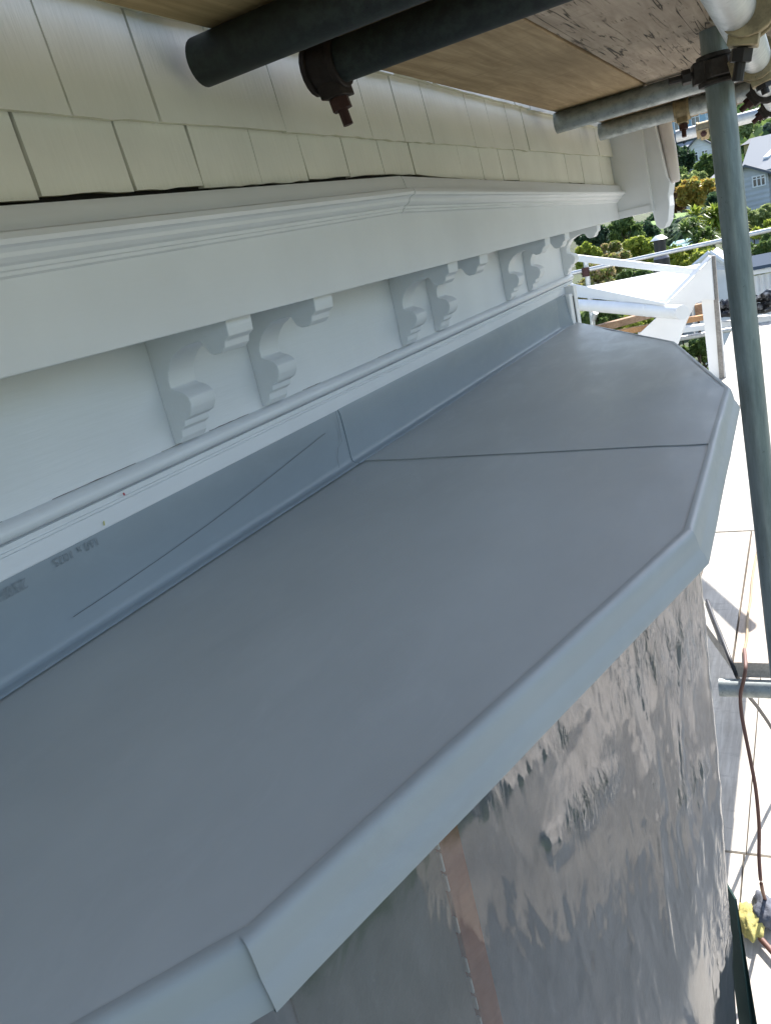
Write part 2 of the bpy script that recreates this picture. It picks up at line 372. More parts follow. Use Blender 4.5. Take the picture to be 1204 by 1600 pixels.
# bow bay roof ------------------------------------------------------------
EDGE = [(-1.0, -.55), (-.868, -.33), (-.402, .362), (-.180, 1.195), (-.195, 2.149), (-.425, 2.95), (-.868, 3.662), (-1.0, 3.872)]
def zr(x): return -.42 - .05*(x+1)
def xe(y): return interp([(b, a) for a, b in EDGE], y)
bay = thing('bay_roof', None, None); bay.parent = house
def roof_sheet(y0, y1, lift):
    ys = sorted(set([y0 + (y1-y0)*i/70 for i in range(71)] + [p[1] for p in EDGE if y0 < p[1] < y1])); rows = []
    for y in ys:
        e = xe(y); r_ = []
        for k in range(46):
            t = k/45; x = -.985 + (e+.985)*t
            d = (e - x)
            wob = .0034*fbm(x*2.5+3, y*2.0, 1.7, 2) + .0016*fbm(x*9, y*5, 3.1, 2)*math.exp(-d*7)
            if 1.0 < y < 2.4: wob += .0026*fbm(x*13, y*4.5, 8.1, 2)*math.exp(-d*8)*math.sin((y-1.0)/1.4*math.pi)
            wob *= min(1, t*6)*min(1, (1-t)*12)
            r_.append((x, y, zr(x) + lift + wob))
        rows.append(r_)
    mb = MB().sweep(rows)
    # thickness at the lap edge
    first = rows[0]; mb.sweep([first, [(x, y, z - .0035) for x, y, z in first]])
    return hb(mb, 'roof_sheet', M['membrane'], 50, 0, bay)
roof_sheet(-.52, 1.660, 0)
roof_sheet(1.655, 3.86, .0022)
hb(MB().sweep([[(-.985 + (xe(1.6545)+.985)*k/30, y, zr(-.985 + (xe(1.6545)+.985)*k/30) + .0016 + .0006*math.sin(k)) for k in range(31)] for y in (1.6525, 1.6546)]), 'lap_joint', M['pencil'], None, 0, bay)
def outline(off):              # EDGE polyline offset outwards with mitres
    out = []
    for i in range(1, len(EDGE)-1):
        a, p, b = Vector(EDGE[i-1]), Vector(EDGE[i]), Vector(EDGE[i+1])
        n1 = Vector(((p-a).y, -(p-a).x)).normalized(); n2 = Vector(((b-p).y, -(b-p).x)).normalized()
        m_ = (n1+n2).normalized(); out.append(p + m_*(off/m_.dot(n1)))
    a, p = Vector(EDGE[0]), Vector(EDGE[1]); n = Vector(((p-a).y, -(p-a).x)).normalized()
    out.insert(0, a + n*off); a, p = Vector(EDGE[-2]), Vector(EDGE[-1]); n = Vector(((p-a).y, -(p-a).x)).normalized(); out.append(p + n*off)
    return out
LIP = [(-.010, .0008), (-.004, .0014), (.0005, .0002), (.0035, -.0030), (.0058, -.0085), (.0080, -.018), (.0095, -.028), (.0112, -.032), (.0155, -.0385), (.0195, -.0475), (.0205, -.0525), (.0185, -.0545), (.006, -.052)]
OL = [outline(o) for o, _ in LIP]
for i in range(len(EDGE)-1):
    TT = [-.010, -.009, 0, .015, .03, .05] + [i_/14 for i_ in range(1, 14)] + [.95, .965, .98, 1.0]; rows = []
    for t in TT:
        if i != 2: t = max(t, 0) if t > -.0095 else t*.0001
        r_ = []
        for j, (o, dz) in enumerate(LIP):
            p = OL[j][i] + (OL[j][i+1] - OL[j][i])*t
            wob = .0011*fbm(p.x*9, p.y*9, j*.5, 2)*math.sin(math.pi*t)
            kink = (-.0010*math.exp(-((t-.965)/.025)**2) + .0008*math.exp(-(max(t, 0)/.022)**2))*(.9 if i == 1 and t > .5 or i == 2 and t < .5 else 0)
            n = Vector((1, 0)) if i == 3 else Vector((1, 0))
            r_.append((p.x + wob + kink, p.y, zr(p.x) + dz + (.0022 if p.y > 1.66 and j < 4 else 0)))
        rows.append(r_)
    hb(MB().sweep(rows), 'edge_flashing', M['lip'], 35, 0, bay)
# upstand flashing against the wall, in two lapped lengths
FP = [(-1.0, -.2862), (-.9915, -.2864), (-.9875, -.30), (-.986, -.345), (-.985, -.404), (-.984, -.4125), (-.9815, -.4168), (-.9765, -.4196), (-.968, -.4208), (-.966, -.4235)]
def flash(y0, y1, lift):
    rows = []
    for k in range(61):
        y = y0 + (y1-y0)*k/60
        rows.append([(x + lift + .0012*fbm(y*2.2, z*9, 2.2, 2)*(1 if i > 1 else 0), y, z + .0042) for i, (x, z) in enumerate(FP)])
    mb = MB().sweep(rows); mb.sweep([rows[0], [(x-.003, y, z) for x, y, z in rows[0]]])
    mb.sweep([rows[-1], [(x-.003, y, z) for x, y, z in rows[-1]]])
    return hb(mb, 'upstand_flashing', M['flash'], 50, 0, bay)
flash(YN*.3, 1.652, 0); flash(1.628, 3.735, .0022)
# flashing end fold at the corner post
hb(MB().sweep([[(-.987, 3.62, -.286), (-.987, 3.60, -.35), (-.982, 3.60, -.4175)], [(-.972, 3.735, -.286), (-.968, 3.736, -.35), (-.955, 3.737, -.4195)]]), 'end_fold', M['flash'], 60, 0, bay)
# pencil line, print and marks on the flashing
def onx(u, v, x):
    p = RM @ Vector((u-602., 800.-v, -F)); return p * (x/p.x)
def strip(name, pts, wd, m, x, par=bay):
    P = [onx(u, v, x) for u, v in pts]
    mb = MB().sweep([[(p.x, p.y, p.z - wd/2) for p in P], [(p.x, p.y, p.z + wd/2) for p in P]])
    return hb(mb, name, m, None, 0, par)
strip('scored_line', [(115, 964), (180, 921), (260, 866), (330, 816), (400, 763), (460, 715), (508, 677)], .0010, M['pencil'], -.9835)
def vline(name, pts, wd, m, x, par=bay):
    P = [onx(u, v, x) for u, v in pts]
    return hb(MB().sweep([[(p.x, p.y - wd/2, p.z) for p in P], [(p.x, p.y + wd/2, p.z) for p in P]]), name, m, None, 0, par)
vline('lap_crease', [(524, 643), (529, 662), (534, 690), (528, 700), (527, 716), (530, 731)], .0014, M['pencil'], -.9815)
vline('pencil_mark', [(162.5, 814), (163.5, 821)], .003, M['yellow'], -.9865)
vline('paint_dot', [(193, 770), (195, 774)], .004, M['red_dot'], -.9835)
def words(txt, u, v, size, m, x, par):
    cu = bpy.data.curves.new('print', 'FONT'); cu.body = txt; cu.size = size; cu.align_x = 'CENTER'; cu.align_y = 'CENTER'; cu.space_character = 1.1
    t = bpy.data.objects.new('print_tmp', cu); col.objects.link(t); dg = bpy.context.evaluated_depsgraph_get()
    me = bpy.data.meshes.new_from_object(t.evaluated_get(dg)); col.objects.unlink(t); bpy.data.objects.remove(t)
    me.materials.append(m); o = bpy.data.objects.new('printed_text', me); col.objects.link(o); o.parent = par
    p = onx(u, v, x)*S; o.location = p
    # upside down on the wall face: text x runs towards -Y... rotated half a turn
    o.rotation_euler = Matrix(((0, 0, 1), (-1, 0, 0), (0, -1, 0))).to_euler()
    return o
words('250HD', 12, 925, .0155, M['print'], -.9835, bay)
words('160 x 1025', 121, 861, .013, M['print'], -.9855, bay)

# bay wall below the roof ------------------------------------------------
M['bay_grey'] = paint('grey_bay_primer', (.215, .23, .26), .1, .2, .5)
M['bay_green'] = paint('green_grey_panel', (.145, .175, .17), .15, .2, .45)
IN = outline(-.012)
WALLP = [IN[0], IN[1], IN[2], IN[2].lerp(IN[3], .86), IN[2].lerp(IN[3], .93) + Vector((-.05, .01)), Vector((-.40, 1.36)), Vector((-.44, 2.15)), Vector((-.60, 2.78)), Vector((-1.0, 3.45))]
mb = MB(); mb.sweep([[(p.x, p.y, zr(p.x)-.006) for p in WALLP], [(p.x, p.y, -4.6/S) for p in WALLP]])
hb(mb, 'bay_wall', M['bay_grey'])
IO = outline(0)
mb = MB(); n_ = len(IO); mb.add([(p.x, p.y, zr(p.x) - .03) for p in IO] + [(p.x, p.y, zr(p.x) - .05) for p in IO], [tuple(range(n_)), tuple(reversed(range(n_, 2*n_)))])
hb(mb, 'eave_soffit', M['white'])
def on_facet(i, t, d, z):      # point on facet i of the bay, d outwards
    a, b = IN[i], IN[i+1]; n = Vector(((b-a).y, -(b-a).x)).normalized(); p = a.lerp(b, t) + n*d
    return (p.x, p.y, z)
def facet_box(i, t0, t1, d0, d1, z0, z1):
    return MB().hexa([on_facet(i, t0, d0, z0), on_facet(i, t0, d1, z0), on_facet(i, t1, d1, z0), on_facet(i, t1, d0, z0),
                      on_facet(i, t0, d0, z1), on_facet(i, t0, d1, z1), on_facet(i, t1, d1, z1), on_facet(i, t1, d0, z1)])
hb(facet_box(2, .02, .245, .0005, .004, -2.6, -.46), 'bay_panel', M['bay_green'])
hb(facet_box(2, .249, .285, .0005, .008, -2.6, -.47), 'timber_stile', M['stile'], None, .001)
hb(facet_box(2, .290, .85, .0005, .003, -2.6, -.47), 'bay_panel', M['bay_grey'])
FLK = mat('flaked_white_paint', (.6, .6, .58), .6)
for k in range(26):
    z = -.50 - k*.026
    if rnd(0, 1) < .75: hb(facet_box(2, .2455 + rnd(-.0006, .0006), .2478, .004, .0088, z - rnd(.006, .013), z + .008), 'paint_flake', FLK)

# ---------------------------------------------------------------- plastic sheet over the bay
m = mat('clear_dust_sheet', (.6, .64, .68), .12); b = NB(m); T = m.node_tree
out = T.nodes['Material Output']; b.b.inputs['Base Color'].default_value = (.34, .36, .39, 1); b.b.inputs['Roughness'].default_value = .08
b.b.inputs['IOR'].default_value = 1.5; b.b.inputs['Specular IOR Level'].default_value = .9
tr = b.n('ShaderNodeBsdfTransparent'); tr.inputs[0].default_value = (.93, .95, .96, 1)
df = b.n('ShaderNodeBsdfDiffuse'); df.inputs[0].default_value = (.42, .46, .50, 1)
gl = b.n('ShaderNodeBsdfGlossy'); gl.inputs[0].default_value = (1, 1, 1, 1); gl.inputs['Roughness'].default_value = .095
fr = b.n('ShaderNodeFresnel'); fr.inputs['IOR'].default_value = 1.8
milky = b.noise(b.coord((6, 6, 2.6), rot=(.4, .3, 0)), 2.4, 8, .74)
m1 = b.n('ShaderNodeMixShader'); b.l(b.ramp(milky, [(.38, g(.03)), (.52, g(.06)), (.70, g(.14))]), m1.inputs[0]); b.l(tr.outputs[0], m1.inputs[1]); b.l(df.outputs[0], m1.inputs[2])
m2 = b.n('ShaderNodeMixShader'); b.l(fr.outputs[0], m2.inputs[0]); b.l(m1.outputs[0], m2.inputs[1]); b.l(gl.outputs[0], m2.inputs[2]); b.l(m2.outputs[0], out.inputs['Surface'])
def ridge(vec, sc_, w_): return b.ramp(b.noise(vec, sc_, 3, .55, 1.3), [(.5-w_, g(0)), (.5, g(1)), (.5+w_, g(0))])
r1 = ridge(b.coord((34, 34, 6), rot=(.25, .1, 0)), 1.2, .09); r2 = ridge(b.coord((62, 62, 20), rot=(-.3, .2, 0)), 1.1, .07); f2 = b.noise(b.coord((9, 9, 4)), 2.0, 3, .5, .8)
at_ = b.n('ShaderNodeAttribute', attribute_name='crinkle'); mask = b.ramp(at_.outputs['Fac'], [(.12, g(.015)), (.7, g(1))])
ra = b.n('ShaderNodeMath', operation='ADD'); b.l(r1, ra.inputs[0]); b.l(r2, ra.inputs[1])
mm = b.n('ShaderNodeMath', operation='MULTIPLY'); b.l(ra.outputs[0], mm.inputs[0]); b.l(mask, mm.inputs[1])
nn_ = b.bump(mm.outputs[0], .20, .0016, b.bump(f2, .06, .012))
for q_ in (gl, fr, df): b.l(nn_, q_.inputs['Normal'])
T.nodes.remove(b.b)
M['plastic'] = m
def plastic():
    P = outline(.004)
    path_ = [P[1], P[2], P[3].lerp(P[2], .03)]
    c0, c1 = P[3].lerp(P[2], .03), P[3] + (Vector((-.40, 1.40)) - P[3]).normalized()*.05
    for k in range(1, 9):
        t = k/8; path_.append(c0*(1-t)**2 + P[3]*2*t*(1-t) + c1*t*t)
    path_ += [Vector((-.385, 1.41)), Vector((-.43, 1.62))]
    L = [0]
    for a_, b_ in zip(path_, path_[1:]): L.append(L[-1] + (b_-a_).length)
    def along(s_):
        for i in range(len(L)-1):
            if s_ <= L[i+1]: return path_[i].lerp(path_[i+1], (s_-L[i])/(L[i+1]-L[i]))
        return path_[-1].copy()
    rows = []; NZ = 290; NS_ = 460; Tot = L[-1]; LC = L[2]; crk = []
    for j in range(NZ):
        tz = j/(NZ-1); r_ = []
        for i in range(NS_+1):
            sl_ = Tot*i/NS_; p = along(sl_); pa, pb = along(max(0, sl_-.012)), along(min(Tot, sl_+.012)); tg = (pb-pa).normalized(); n = Vector((tg.y, -tg.x))
            z = zr(p.x) - .050 - tz*2.2; hang = min(1, tz*14); s6 = sl_*6
            d1 = noise.noise(Vector((s6*.55, z*1.3, 5)))
            sf = sl_ - L[1]                     # distance along the near facet from its first corner
            G = lambda cs, cz, ws, wz: math.exp(-((sf-cs)/ws)**2 - ((z-cz)/wz)**2)
            patch = max(0, min(1, (noise.noise(Vector((s6*.33, z*1.5 + s6*.2, 11.7)))-.22)*3.0))*.45
            gp = max(1.2*G(.74, -.58, .16, .09), 1.0*G(.47, -.665, .10, .028), .8*G(.42, -.545, .12, .02), .9*G(.56, -.57, .05, .09), .9*G(.76, -.83, .09, .035), .8*G(.80, -1.16, .07, .12), .6*G(.84, -.95, .04, .2)); nz_ = noise.noise(Vector((s6*1.3, z*4.0, 21)))
            ck = min(1, gp*min(1, max(0, .55 + 1.6*nz_)) + .35*max(0, noise.noise(Vector((s6*.9, z*2.2, 41)))-.12)); patch = max(patch, gp)
            rid = 1 - abs(noise.noise(Vector((s6*1.7 + 1.4*d1 + z*1.6, z*2.6 - s6*.5, 2.2))))*2
            rid2 = 1 - abs(noise.noise(Vector((s6*4.2 + z*8 + 1.5*d1, z*6.0 - s6*1.2, 9))))*2
            rid3 = 1 - abs(noise.noise(Vector((s6*9 + z*15 + 2*d1, z*13 - s6*4, 4))))*2
            d = .006*d1*hang + patch*(.0050*max(0, rid)**3*hang + .0030*max(0, rid2)**4 + .0014*max(0, rid3)**4) + .0022*noise.noise(Vector((s6*1.1, z*1.3, 3)))
            near = math.exp(-((sl_-LC)/.16)**2)
            d += near*(.012 - .034*min(1, tz*2.3) + .02*max(0, tz-.5)) 
            d = max(d, -.0035 - .03*near)
            q = p + n*d; r_.append((q.x, q.y, z)); crk.append(min(1, max(0, ck)))
        rows.append(r_[::-1]); crk[-NS_-1:] = crk[-NS_-1:][::-1]
    o = MB().sweep(rows).build('plastic_sheet', M['plastic'], None, 180, 0, S, False)
    at__ = o.data.attributes.new('crinkle', 'FLOAT', 'POINT'); at__.data.foreach_set('value', crk)
    tag(o, 'clear crinkled plastic dust sheet hanging over the bay below the grey roof', 'plastic sheet')
plastic()

# ---------------------------------------------------------------- scaffold
scaf = thing('scaffold', 'galvanised tube scaffold with upright pole, transoms under the upper boards and couplers', 'scaffold', loc=(-.12, 1.75, -4.6))
bpy.context.view_layer.update()
def sb(mb, name, m, smooth=40, bevel=0, parent=scaf, label=None):
    o = mb.build(name, m, None, smooth, bevel); o.parent = parent
    o.matrix_parent_inverse = Matrix.Translation(-Vector(scaf.location)); 
    if label: o['label'] = label
    return o
R_ = .0242
def tube(a, b, m, label=None, r=R_): return sb(MB().tube(a, b, r, 28, hollow=.83), 'tube', m, 40, 0, scaf, label)
tube((-.129, 1.75, .62), (-.070, 1.75, -4.6), M['galv_pole'], 'weathered greenish upright pole')
ZT = .245
tube((-.550, .800, ZT), (.95, .800, ZT), M['galv_backlit'])
tube((-.522, .985, ZT), (.95, .985, ZT), M['galv_backlit'])
tube((-.532, 2.205, ZT), (.95, 2.205, ZT), M['galv'])
tube((-.536, 2.74, ZT), (.95, 2.74, ZT), M['galv'])
tube((-.475, 4.05, .262), (-.012, 4.05, .262), M['galv_bright'], 'pale transom tube beyond the boards')
tube((-.060, -1.2, .196), (-.060, 6.4, .196), M['galv_bright'], 'pale ledger tube running along the boards')
tube((-.285, 2.055, -1.25), (.95, 2.055, -1.25), M['galv'], 'low transom under the cut deck boards')
def bolt(a, b, r, m, parent, nut=True):
    mb = MB().tube(a, b, r, 10)
    if nut:
        a_, b_ = Vector(a), Vector(b); d = (b_-a_).normalized(); c = a_ + (b_-a_)*.45; mb.tube(c - d*.007, c + d*.007, r*2.0, 6)
    return sb(mb, 'bolt', m, 30, 0, parent)
def coupler(c, axis, m, bm_, blt=(0, 0, -1), r=.0315, wd=.042, bl=.055, side=None):
    # a hinged band round a tube at c (axis = tube direction) with lugs and an eye bolt
    c = Vector(c); ax = Vector(axis).normalized(); bd = Vector(blt).normalized(); sd = ax.cross(bd).normalized()
    mb = MB().tube(c - ax*wd/2, c + ax*wd/2, r, 18)
    for s_ in (-1, 1): mb.tube(c + ax*(s_*wd*.5 - .004), c + ax*(s_*wd*.5 + .004), r*1.10, 18)
    lug = c + bd*(r*.95); u, v2, w2 = sd*.017, ax*(wd*.42), bd*.012
    mb.hexa([lug-u-v2-w2, lug+u-v2-w2, lug+u+v2-w2, lug-u+v2-w2, lug-u-v2+w2, lug+u-v2+w2, lug+u+v2+w2, lug-u+v2+w2])
    lug2 = c + sd*(r*1.0); mb.hexa([lug2-bd*.02-v2*.8-sd*.008, lug2+bd*.02-v2*.8-sd*.008, lug2+bd*.02+v2*.8-sd*.008, lug2-bd*.02+v2*.8-sd*.008, lug2-bd*.014-v2*.8+sd*.01, lug2+bd*.014-v2*.8+sd*.01, lug2+bd*.014+v2*.8+sd*.01, lug2-bd*.014+v2*.8+sd*.01])
    o = sb(mb, 'coupler', m, 35, .0015)
    bp = c + bd*(r*.9) + sd*.0; bo = bolt(bp, bp + bd*bl, .0065, bm_, o)
    bo.matrix_parent_inverse = Matrix.Translation(-Vector(scaf.location)) if False else Matrix.Identity(4)
    return o
coupler((-.500, .985, ZT), (1, 0, 0), M['dark_rust'], M['red_bolt'], (.15, .05, -1), .0268, .036, .046)
coupler((-.298, 2.74, ZT), (1, 0, 0), M['gold'], M['red_bolt'], (0, -.2, -1), .030, .034, .05)
coupler((-.362, 4.05, .262), (1, 0, 0), M['gold'], M['red_bolt'], (0, -.9, -.45), .031, .05, .03)
coupler((-.127, 1.745, .205), (0, 0, 1), M['rust'], M['black_bolt'], (-1, -.25, 0), .0285, .042, .055)
coupler((-.060, 1.69, .196), (0, 1, 0), M['gold'], M['black_bolt'], (.2, 0, -1), .0315, .05, .03)
coupler((-.045, 1.19, .196), (0, 1, 0), M['gold'], M['black_bolt'], (-.25, 0, -1), .0315, .04, .05)
coupler((-.060, 2.205, .196), (0, 1, 0), M['rust'], M['red_bolt'], (-.8, 0, -.5), .0315, .045, .04)
coupler((-.060, 2.74, .196), (0, 1, 0), M['rust'], M['red_bolt'], (-.8, 0, -.5), .0315, .045, .04)
coupler((-.175, 2.74, ZT), (1, 0, 0), M['gold'], M['red_bolt'], (0, -.5, -.8), .0305, .034, .04)

# ---------------------------------------------------------------- boards overhead
def plank(x0, x1, y0, y1, z, m, label, th=.038, name='scaffold_plank', group='overhead scaffold planks'):
    mb = MB(); N = 24; rows = []
    for k in range(N+1):
        t = k/N; y = y0 + (y1-y0)*t; a = .0012*fbm(y*3, x0*9); dz = .0015*fbm(y*1.5, x1*5)
        rows.append([(x0+a, y, z+dz), (x1+a, y, z+dz), (x1+a, y, z+th), (x0+a, y, z+th)])
    mb.sweep(rows, True); mb.f += [(0, 1, 2, 3), tuple(4*N+i for i in (3, 2, 1, 0))]
    return tag(mb.build(name, m, None, 30, .002), label, 'plank', group)
ZP = .2705
plank(-.530, -.316, -1.1, .905, ZP, M['ply_yellow'], 'yellowish board above the nearest transom tube, at the top edge')
plank(-.530, -.316, .909, 3.40, ZP, M['ply'], 'smooth pinkish plywood board overhead, beside the cream shingles')
plank(-.311, -.092, -1.1, 3.42, ZP, M['ply_old'], 'cracked weathered plywood board overhead, beside the upright pole')
plank(-.086, .062, -1.1, 3.40, ZP, M['ply_old'], 'narrow outer board overhead, above the pale ledger tube')

# ---------------------------------------------------------------- sunlit decks below
def board(poly, z, th, m, label, cat='deck board', name='deck_board', group='sunlit lower deck boards'):
    return tag(MB().prism(poly, 'z', z - th, z).build(name, m, None, None, .0015), label, cat, group)
ZA = -1.19
board([(-.70, 2.75), (-.393, 2.45), (-.3815, 3.05), (-.420, 5.45), (-.70, 5.45)], ZA, .036, M['deck'], 'bleached deck board between the bay and the long joint')
board([(-.322, 2.27), (-.2525, 2.10), (-.2525, 3.046), (-.3765, 3.046), (-.3880, 2.44)], ZA - .001, .036, M['deck'], 'short bleached deck board with a diagonally cut near end')
board([(-.375, 3.056), (-.143, 3.056), (-.143, 5.44), (-.414, 5.44)], ZA, .036, M['deck'], 'bleached deck board beyond the rectangular notch')
board([(-.247, 2.085), (-.143, 2.085), (-.143, 3.046), (-.247, 3.046)], ZA, .045, M['deck_edge'], 'thick sawn board resting on the low transom tube')
board([(-.66, 5.455), (-.10, 5.455), (-.12, 8.2), (-.66, 8.2)], ZA - .002, .036, M['deck'], 'far bleached deck board before the corrugated wall')
ZB = -1.92
board([(-.75, -.6), (-.283, -.6), (-.293, 2.195), (-.75, 2.195)], ZB, .036, M['deck'], 'lower deck board beside the plastic sheet, half in shade', group='lowest deck boards')
board([(-.278, -.6), (.45, -.6), (.45, 2.195), (-.288, 2.195)], ZB, .036, M['deck'], 'wide lower deck board under the yellow cloth', group='lowest deck boards')
board([(-.75, 2.205), (-.287, 2.205), (-.292, 5.2), (-.75, 5.2)], ZB, .036, M['deck'], 'lower deck board in the shade behind the plastic edge', group='lowest deck boards')
board([(-.2835, 2.205), (.45, 2.205), (.45, 5.2), (-.288, 5.2)], ZB, .036, M['deck'], 'lower deck board beneath the low transom tube', group='lowest deck boards')
# unseen diagonal tube added to cast a shadow strip across the far deck
b1_, b0_ = Vector((-.227, 2.288, -1.19)) + SD*.95, Vector((-.353, 2.526, -1.19)) + SD*1.62
sb(MB().tube(b0_ + (b0_ - b1_)*.35, b1_, .027, 20, hollow=.83), 'tube', M['galv'], 40, 0, scaf, 'unseen diagonal tube added to cast a shadow on the deck')

def onz(u, v, z):
    r = RM @ Vector((u-602., 800.-v, -F)); return r*(z/r.z)
# ---------------------------------------------------------------- cords and cloths
M['tan'] = mat('tan_cord', (.36, .27, .16), .7); M['brown'] = mat('brown_cord', (.16, .075, .055), .55); M['cable'] = mat('black_cable', (.02, .02, .025), .5)
def smooth_path(pts, n=8):
    P = [Vector(p) for p in pts]; o = []
    for i in range(len(P)-1):
        p0, p1, p2, p3 = P[max(i-1, 0)], P[i], P[i+1], P[min(i+2, len(P)-1)]
        for k in range(n):
            t = k/n; o.append(.5*((2*p1) + (p2-p0)*t + (2*p0-5*p1+4*p2-p3)*t*t + (3*p1-p0-3*p2+p3)*t**3))
    return o + [P[-1]]
top = [onz(u, v, ZA + .006) for u, v in ((1182, 862), (1175, 900), (1172, 935), (1167, 965), (1166, 995), (1162, 1015))]
hang = [at(u, v, y) for u, v, y in ((1164, 1040, 2.04), (1161, 1062, 2.02), (1156, 1085, 2.01), (1157, 1110, 2.0), (1162, 1140, 1.98), (1172, 1190, 1.95), (1180, 1235, 1.93), (1185, 1290, 1.91), (1185, 1340, 1.88), (1189, 1385, 1.86))]
rest = [onz(1198, 1412, ZB + .008), onz(1215, 1432, ZB + .008), onz(1240, 1440, ZB + .008)]
tag(MB().path(smooth_path(top), .0035, 8).build('cord', M['tan'], None, 180), 'thin tan cord lying on the sunlit deck beside the pole', 'cord')
tag(MB().path(smooth_path([top[-1]] + hang + rest), .0048, 8).build('power_lead', M['brown'], None, 180), 'brown lead hanging from the upper deck to the lower one', 'lead')
blk = [onz(1104, 938, ZA + .006), onz(1112, 960, ZA + .006), onz(1122, 985, ZA + .006), at(1130, 1005, 2.17), at(1142, 1036, 2.09), at(1153, 1062, 2.10), at(1167, 1085, 2.2), at(1185, 1108, 2.35), at(1206, 1140, 2.5), at(1225, 1180, 2.6)]
tag(MB().path(smooth_path(blk), .0055, 8).build('black_cable', M['cable'], None, 180), 'black cable dropping over the cut edge of the deck', 'cable')
def crumple(name, c, rx, ry, rz_, m, label, cat, seed, fingers=()):
    bm = bmesh.new(); bmesh.ops.create_icosphere(bm, subdivisions=4, radius=1)
    for v in bm.verts:
        p = v.co.copy(); k = 1
        for (a, wd, ln) in fingers:
            d = math.atan2(p.y, p.x) - a; d = (d + math.pi) % (2*math.pi) - math.pi
            k += ln*math.exp(-(d/wd)**2)*max(0, 1-abs(p.z)*1.2)
        rdg = 1 - abs(noise.noise(p*2.1 + Vector((seed, 0, 0))))*2
        s_ = k*(1 + .35*noise.noise(p*1.4 + Vector((0, seed, 0))) + .18*max(0, rdg)**2)
        z = p.z*rz_*s_; z = max(z, -.3*rz_)
        v.co = Vector((p.x*rx*s_, p.y*ry*s_, z + .3*rz_))
    me = bpy.data.meshes.new(name); bm.to_mesh(me); bm.free(); me.shade_smooth(); me.materials.append(m)
    o = bpy.data.objects.new(name, me); col.objects.link(o); o.location = c; return tag(o, label, cat)
def cloth_mat(n, c):
    m = mat(n, c, .85); b = NB(m); b.nor(b.bump(b.noise(b.coord((90, 90, 90)), 2, 4), .5, .004)); k = b.noise(b.coord((25,)*3), 2, 3)
    b.base(b.mix(b.ramp(k, [(.35, g(0)), (.65, g(1))]), tuple(q*.7 for q in c), c)); return m
crumple('yellow_glove', onz(1171, 1440, ZB + .02), .026, .05, .026, cloth_mat('yellow_cloth', (.55, .48, .16)), 'crumpled yellow work glove on the lower deck by the plastic sheet', 'glove', 3.1, ((-1.2, .22, .5), (-.7, .2, .6), (-.2, .2, .45), (2.4, .3, .5)))
crumple('grey_rag', onz(1195, 1430, ZB + .015), .035, .05, .04, cloth_mat('grey_cloth', (.13, .14, .17)), 'bunched grey rag beside the yellow glove', 'rag', 8.4)
tag(MB().tube(onz(1187, 1466, ZB + .02), onz(1222, 1506, ZB + .02), .008, 12).build('tool_handle', M['brown'], None, 40), 'brown tool handle lying under the yellow glove', 'handle')
# dark green weatherboard skirt of the bay
q0, q1, q2, q3 = at(1147, 1405, .87)/S, at(1150, 1405, .87)/S, at(1182, 1600, .84)/S, at(1172, 1600, .84)/S
dn = Vector((0, 0, -.9)); th_ = Vector((-.03, .06, 0))
PQ = [q0, q1, q2, q2 + dn + Vector((.03, 0, 0)), q3 + dn, q3]
mb = MB().add([tuple(p) for p in PQ] + [tuple(p + th_) for p in PQ], [tuple(range(6)), tuple(reversed(range(6, 12)))] + [(k, 6+k, 6+(k+1) % 6, (k+1) % 6) for k in range(6)])
gm = mat('dark_green_paint', (.03, .065, .06), .7, 0, .2)
hb(mb, 'green_corner_board', gm)

# ---------------------------------------------------------------- neighbour's white porch
porch = thing('porch', 'white neighbouring porch with pale sheet roof, gutter, raking board and post', 'porch', loc=(0, 0, 0))
def slabpx(pts, th=.03, d=(0, 1, 0)):   # pts: (u, v, y)
    P = [at(*p) for p in pts]; n = len(P); d = Vector(d)*th
    return MB().add([tuple(p) for p in P] + [tuple(p + d) for p in P], [tuple(range(n)), tuple(reversed(range(n, 2*n)))] + [(k, n+k, n+(k+1) % n, (k+1) % n) for k in range(n)])
P = [onz(u, v, -.63) for u, v in ((893, 452), (1041, 423), (1104, 409), (1040, 478))]
mb = MB().add([tuple(p) for p in P] + [tuple(p - Vector((0, 0, .03))) for p in P], [(0, 1, 2, 3), (7, 6, 5, 4)] + [(k, 4+k, 4+(k+1) % 4, (k+1) % 4) for k in range(4)])
mb.build('sheet_roof', M['white_far'], porch)
slabpx([(890, 397, 7.5), (1112, 423, 5.93), (1112, 434, 5.93), (890, 407.5, 7.5)], .05).build('top_beam', M['white_far'], porch, None, .004)
slabpx([(890, 443, 7.3), (1038, 473.5, 5.66), (1038, 477.5, 5.66), (890, 463.5, 7.3)], .03).build('fascia_board', M['white_far'], porch, None, .003)
mb = MB().tube(at(880, 474.5, 7.3), at(1065, 488, 5.55), .046, 24); mb.build('gutter', M['white_far'], porch, 40)
for u in (937, 1024): p = at(880, 474.5, 7.3).lerp(at(1065, 488, 5.55), (u-880)/185.); q = (at(1065, 488, 5.55)-at(880, 474.5, 7.3)).normalized(); MB().tube(p - q*.02, p + q*.02, .0478, 24).build('gutter_joint', M['white_far'], porch, 40)
rk = [(1110, 403), (1078, 438), (1040, 475), (1026, 495), (996, 523), (1058, 539), (1066, 518), (1073, 500), (1085, 475), (1098, 469), (1115, 469)]
slabpx([(u, v, 5.87) for u, v in rk], .035).build('raking_board', M['white_far'], porch, None, .003)
slabpx([(1040, 474, 5.86), (1110, 402, 5.86), (1105, 400, 5.90), (1035, 472, 5.90)], .06).build('rake_cap', M['white_far'], porch)
a = at(1105, 462, 5.92); MB().box(a.x - .042, a.x + .042, 5.905, 5.98, -1.19, a.z + .02).build('post', M['white_far'], porch, None, .004)
